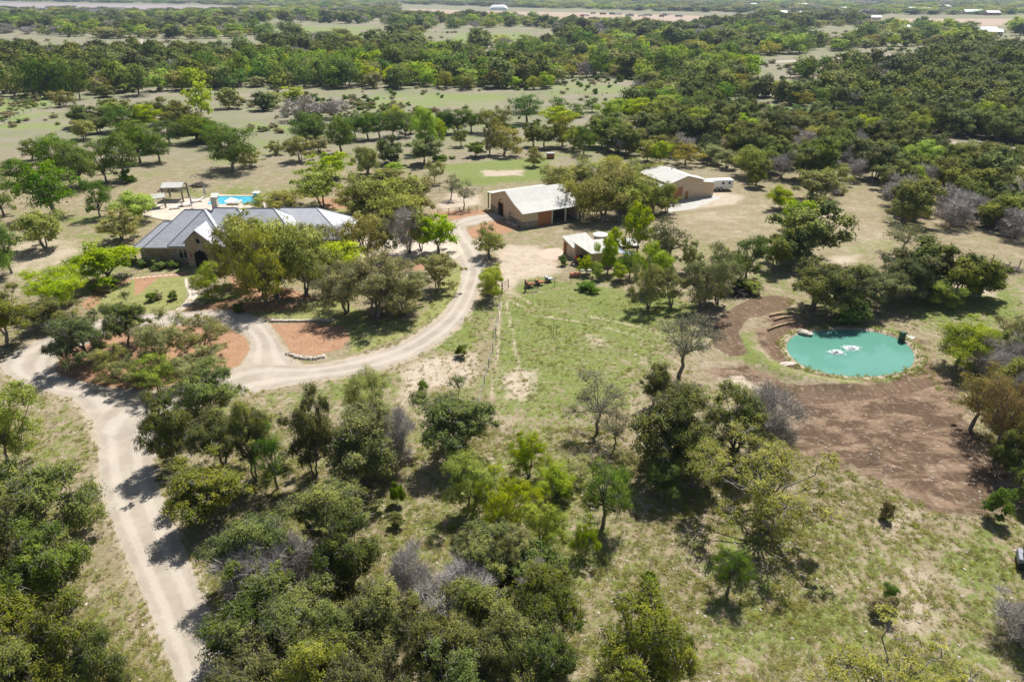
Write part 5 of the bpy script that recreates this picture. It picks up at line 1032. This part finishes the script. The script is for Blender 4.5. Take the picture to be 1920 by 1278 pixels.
# put individuals in rows (by distance) so that each can be pointed to
rowsz = {}
for t in indiv:
    b_, r0 = zone_of(t[5], t[6]); rowsz.setdefault((b_, int(t[6] // 12)), []).append(t)
NOUN = {'J': 'dark juniper', 'O': 'olive live oak', 'E': 'deep green elm', 'L': 'lime-green tree', 'P': 'pale grey-green oak', 'B': 'bare grey tree'}
ORD = ordn + [a + "-" + b for a in ("twenty", "thirty", "forty", "fifty") for b in ordn[:9]]
FINAL = []
bands = {}
for (b_, r0) in sorted(rowsz, key=lambda q: q[1]): bands.setdefault(b_, []).append(r0)
for (b_, r0), ts in rowsz.items():
    bi = bands[b_].index(r0) + 1; rowt = "farthest row" if bi == 1 and len(bands[b_]) > 1 else ORD[bi - 1] + "-farthest row"
    for k in set(t[0] for t in ts):
        g = sorted([t for t in ts if t[0] == k], key=lambda t: t[5])
        for i, t in enumerate(g):
            FINAL.append((t, f"{ORD[i]} {NOUN[k]} from the left, {rowt}, {b_.replace('the ', '', 1)}", "trees of " + b_[4:]))
rv = random.Random(4)
def place(kind, X, Y, h, w, lab, group, lod, cat, var=None):
    K = KIND[kind]; var = rv.randrange(NVAR[lod]) if var is None else var; tm, cm, jm = tree_meshes(kind, lod, var); nm = NAME[kind][0]
    s = (w / K['w'], w / K['w'] * rv.uniform(.92, 1.08), h / K['h']); rz = rv.uniform(0, 6.28)
    if lod < 2:
        t = empty(nm, (X, Y, 0), rz, lab, cat, group); t.scale = s
        for n_, me in (("trunk", tm), ("crown", cm)):
            o = bpy.data.objects.new(n_ if kind not in 'KD' else {"trunk": "stem", "crown": "foliage"}[n_], me); COL.objects.link(o); o.parent = t
    else:
        o = bpy.data.objects.new(nm, jm); COL.objects.link(o); o.location = (X, Y, 0); o.rotation_euler.z = rz; o.scale = s; tag(o, lab, cat, group)
zk = {}
for t in TREES: zk.setdefault((t[5], t[0]), []).append(t)
for (zone, k), ts in zk.items():
    ts.sort(key=lambda t: t[6])
    for i, t in enumerate(ts):
        _, X, Y, h, w, _, bx, by, lod = t
        l = 0 if by > 560 else (1 if by > 225 else 2)
        short = LOOK[k] if len(ts) == 1 else {'S': 'thin-leaved oak', 'T': 'nearly bare tree', 'P': 'pale grey-green oak', 'D': 'dry straw-coloured bush'}.get(k, LOOK[k])
        lab = f"{short} {zone}" if len(ts) == 1 else f"{short}, {ORD[i]} from the left {zone}"
        if len(ts) == 1 and k == 'S': lab = f"thin-leaved oak with bare limbs {zone}"
        place(k, X, Y, h, w, lab, ("trees " if k not in 'KD' else "bushes ") + zone, l, NAME[k][1], 0 if (k == "J" and by == 860) or (k == "O" and 500 < by < 580) else None)
for t, lab, grp in FINAL:
    k, X, Y, h, w, px, py = t
    place(k, X, Y, h, w, lab, grp, 1 if py > 225 else 2, NAME[k][1])
# ---- instancers for stuff
def scatter_stuff(name, protos, pts, label, cat):
    """pts: (x, y, z, index, rz, sx, sz); the prototypes are instanced on a point cloud mesh"""
    pc = bpy.data.collections.new(name + "_sources")
    for i, me in enumerate(protos):
        o = bpy.data.objects.new("%s_source_%02d" % (name, i), me); pc.objects.link(o)
    A = np.array(pts, np.float32); me = bpy.data.meshes.new(name); me.vertices.add(len(A)); me.vertices.foreach_set('co', A[:, :3].ravel()); me.update()
    a = me.attributes.new("idx", 'INT', 'POINT'); a.data.foreach_set('value', A[:, 3].astype(np.int32))
    a = me.attributes.new("rotz", 'FLOAT_VECTOR', 'POINT'); a.data.foreach_set('vector', np.stack([A[:, 4] * 0, A[:, 4] * 0, A[:, 4]], 1).ravel())
    a = me.attributes.new("scl", 'FLOAT_VECTOR', 'POINT'); a.data.foreach_set('vector', np.stack([A[:, 5], A[:, 5], A[:, 6]], 1).ravel())
    o = bpy.data.objects.new(name, me); COL.objects.link(o); tag(o, label, cat, kind='stuff')
    ng = bpy.data.node_groups.new(name, 'GeometryNodeTree'); ng.interface.new_socket("Geometry", in_out='INPUT', socket_type='NodeSocketGeometry'); ng.interface.new_socket("Geometry", in_out='OUTPUT', socket_type='NodeSocketGeometry')
    gi, go_ = ng.nodes.new('NodeGroupInput'), ng.nodes.new('NodeGroupOutput'); ip = ng.nodes.new('GeometryNodeInstanceOnPoints'); ci = ng.nodes.new('GeometryNodeCollectionInfo')
    ci.inputs['Collection'].default_value = pc; ci.inputs['Separate Children'].default_value = True; ci.inputs['Reset Children'].default_value = True
    def na(n_, dt):
        q = ng.nodes.new('GeometryNodeInputNamedAttribute'); q.data_type = dt; q.inputs['Name'].default_value = n_; return [x for x in q.outputs if x.enabled][0] if False else q.outputs['Attribute']
    L = ng.links.new; L(gi.outputs[0], ip.inputs['Points']); L(ci.outputs[0], ip.inputs['Instance']); ip.inputs['Pick Instance'].default_value = True
    L(na('idx', 'INT'), ip.inputs['Instance Index']); L(na('rotz', 'FLOAT_VECTOR'), ip.inputs['Rotation']); L(na('scl', 'FLOAT_VECTOR'), ip.inputs['Scale']); L(ip.outputs[0], go_.inputs[0])
    m = o.modifiers.new("instances", 'NODES'); m.node_group = ng; return o
pk = ['B', 'E', 'J', 'L', 'O', 'P']; protos = []; base_i = {}
for k in pk:
    base_i[k] = len(protos)
    for v in range(3): protos.append(tree_meshes(k, 2, v)[2])
pts = []
for k, X, Y, h, w, px, py in rest: pts.append((X, Y, 0, base_i[k] + rv.randrange(3), rv.uniform(0, 6.28), w / KIND[k]['w'], h / KIND[k]['h']))
# farther still: bigger clumps out to the horizon
FO = [o for o in OPEN]
y = 700.0; nfar = 0
while y < 15000:
    sp = 14 + (y - 700) * .022; x = -y * .85
    while x < y * .85:
        X, Y = x + rg.uniform(-.5, .5) * sp, y + rg.uniform(-.5, .5) * sp; x += sp; px, py = proj(X, Y); px, py = float(px), float(py)
        if py > 34 or any(inside(px, py, o) for o in FO): continue
        if rg.random() < .22 + .22 * math.sin(X * .004 + 1) * math.sin(Y * .006): continue
        if Y > 4500 and rg.random() < .5: continue
        k = mixn(math.sin(X * .01) + rg.gauss(0, .9), px, py); w = sp * rg.uniform(.75, 1.2); h = rg.uniform(5, 8.5) * (1 + min(1, y / 9000))
        pts.append((X, Y, 0, base_i[k] + rv.randrange(3), rv.uniform(0, 6.28), w / KIND[k]['w'], h / KIND[k]['h'])); nfar += 1
    y += sp * 1.1
print("far instances", len(pts))
scatter_stuff("far_woods", protos, pts, "far-off mixed woods running to the horizon", "woods")
# low scrub in the far fields
ks = [tree_meshes(k_, 1, v_)[2] for k_ in ('K', 'D') for v_ in range(2)]; sc2 = []; r4 = random.Random(9)
while len(sc2) < 1900:
    px, py = r4.uniform(-20, 1940), 60 + 190 * r4.random(); X, Y = U(px, py)
    if px > 560 and py > 262 or math.sin(X * .05 + 1.7 * math.sin(Y * .03)) * math.sin(Y * .041 + 1.1) + r4.gauss(0, .35) < .45: continue
    s = r4.uniform(.25, 1.0) * (1 if py > 150 else 1.5); sc2.append((X, Y, 0, r4.randrange(4), r4.uniform(0, 6.28), s * 1.2, s * .7))
scatter_stuff("scrub", ks, sc2, "low scrub dotted over the far fields", "scrub")
# grass tufts and weeds on the nearer ground
def tuft(seed, n, s, h, lm):
    r = np.random.default_rng(seed); V = []; Q = []
    for i in range(n):
        a = r.uniform(0, 6.28); q = r.uniform(0, s); b = np.array([q * math.cos(a), q * math.sin(a), 0]); lean = np.array([math.cos(a), math.sin(a), 0]) * r.uniform(.3, 1.3) * h
        wv = np.array([-math.sin(a + r.normal(0, .5)), math.cos(a), 0]) * r.uniform(.015, .03) * (h / .15) ** .3; hh = h * r.uniform(.5, 1.2)
        V += [b - wv, b + wv, b + lean + wv * .3 + [0, 0, hh], b + lean - wv * .3 + [0, 0, hh]]; Q.append((4*i, 4*i+1, 4*i+2, 4*i+3))
    me = mesh_np("grass_tuft", np.array(V), np.array(Q)); me.materials.append(lm); a = me.attributes.new("tint", 'FLOAT', 'FACE'); a.data.foreach_set('value', r.uniform(0, 1, n).astype(np.float32)); return me
LG = m_leaf("grass_blades", (0.27, 0.29, 0.07), (0.40, 0.38, 0.12), 0.02, 0.3, 0.2); LY = m_leaf("dry_grass_blades", (0.30, 0.25, 0.12), (0.42, 0.35, 0.19), 0.02, 0.3, 0.15)
tp = [tuft(1, 30, .22, .09, LG), tuft(2, 34, .34, .07, LG), tuft(3, 26, .2, .12, LY), tuft(4, 40, .3, .16, LG)]
NOG = [W(p) for p in ([(350,1300),(262,1100),(190,930),(180,815),(120,745),(0,700),(100,620),(165,640),(110,700),(300,738),(460,735),(560,712),(780,660),(840,575),(915,500),(900,540),(850,630),(700,700),(520,735),(450,745),(300,800),(300,890),(340,1000),(440,1278)],
     POND, [(1290,560),(1400,545),(1520,600),(1500,720),(1300,720)], [(100,600),(480,590),(660,590),(670,690),(470,700),(100,740)], [(505,607),(650,606),(658,635),(640,660),(560,668),(530,650)], [(1500,722),(1740,706),(1800,790),(1900,880),(1900,960),(1780,970),(1650,900),(1500,850),(1470,770)])]
fg = []
r3 = random.Random(12)
while len(fg) < 42000:
    Y = 19 + 72 * r3.random() ** 1.15; X = r3.uniform(-.82, .82) * (Y * CP + H * SP); px, py = proj(X, Y); px, py = float(px), float(py)
    if py < 560 or (py < 800 and r3.random() < .6) or not (-20 < px < 1940): continue
    if any(inside(X, Y, p) for p in NOG[1:] + ROADS): continue
    d_ = math.sin(X * .45 + 2 * math.sin(Y * .2)) * math.sin(Y * .5 + 1.5 * math.sin(X * .23)) + .5 * math.sin(X * 1.3) * math.sin(Y * 1.7)
    if d_ + r3.gauss(0, .9) < -.1: continue
    s = r3.uniform(.35, .95); fg.append((X, Y, 0, r3.choice((0, 1, 1, 2, 3)), r3.uniform(0, 6.28), s, s * r3.uniform(.6, 1.2)))
scatter_stuff("grass", tp, fg, "short grass tufts and weeds over the near pasture", "grass")
# reeds and weeds round the pond shore
sh = []
for i in range(len(PONDS)):
    for _ in range(3):
        a, b_ = PONDS[i], PONDS[(i + 1) % len(PONDS)]; t = r3.random(); x, y = a[0] + (b_[0] - a[0]) * t, a[1] + (b_[1] - a[1]) * t; q = 1.04 + abs(r3.gauss(0, .05)); s = r3.uniform(.5, 1.5)
        sh.append((cx + (x - cx) * q + r3.gauss(0, .2), cy + (y - cy) * q + r3.gauss(0, .2), 0, r3.choice((0, 0, 1, 3)), r3.uniform(0, 6.28), s, s))
scatter_stuff("shore_weeds", tp, sh, "green weeds and sedges growing round the pond shore", "weeds")
# loose stones and fallen twigs on the near ground
def pebble(seed):
    r = np.random.default_rng(seed); n = 7; V = []
    for z, q in ((0, 1), (.35, 1.05), (.6, .55)):
        for j in range(n): w = 1 + .22 * r.normal(); V.append((q * w * math.cos(6.283 * j / n) * .5, q * w * math.sin(6.283 * j / n) * .38, z * (1 + .15 * r.normal()) * .5 if z else -.05))
    me = mesh_np("stone", V, [(k*n+j, k*n+(j+1) % n, (k+1)*n+(j+1) % n, (k+1)*n+j) for k in range(2) for j in range(n)] + [tuple(2*n+j for j in range(n))]); me.materials.append(M['rock']); return me
def twig(seed):
    r = np.random.default_rng(seed); b = MB()
    for i in range(5):
        p = Vector((r.normal() * .3, r.normal() * .3, .03)); a_ = r.uniform(0, 6.28); l = r.uniform(.3, .9); q = p + Vector((math.cos(a_) * l, math.sin(a_) * l, r.uniform(0, .15))); b.tube([p, (p + q) / 2 + Vector((0, 0, .05)), q], [.022, .017, .008], 4)
    me = mesh_np("twig", b.v, b.f); me.materials.append(M['post']); return me
lp = [pebble(1), pebble(2), twig(3), twig(4)]; lg = []
while len(lg) < 3600:
    Y = 18 + 75 * r3.random() ** 1.1; X = r3.uniform(-.82, .82) * (Y * CP + H * SP)
    if any(inside(X, Y, p) for p in [PONDS] + ROADS): continue
    st = r3.random() < .7; s = r3.uniform(.08, .24) if st else r3.uniform(.35, .8)
    if r3.random() < .01: s *= 1.8
    lg.append((X, Y, 0, r3.randrange(2) if st else 3, r3.uniform(0, 6.28), s, s))
scatter_stuff("ground_litter", lp, lg, "loose pale stones and fallen twigs scattered over the near ground", "litter")
# ------------------------------------------------------------------ haze
m, nt, out = mat("haze"); pv = N(nt, "ShaderNodeVolumePrincipled"); pv.inputs['Color'].default_value = (.62, .76, .98, 1); pv.inputs['Density'].default_value = HAZE; pv.inputs['Anisotropy'].default_value = .3; nt.links.new(pv.outputs[0], out.inputs['Volume'])
if HAZE > 0:
    b = MB(); b.box(-27000, 27000, -7000, 27000, -2.5, 46); o = b.build("haze", m); tag(o, "thin pale blue air haze over the whole landscape", "haze", kind='stuff')
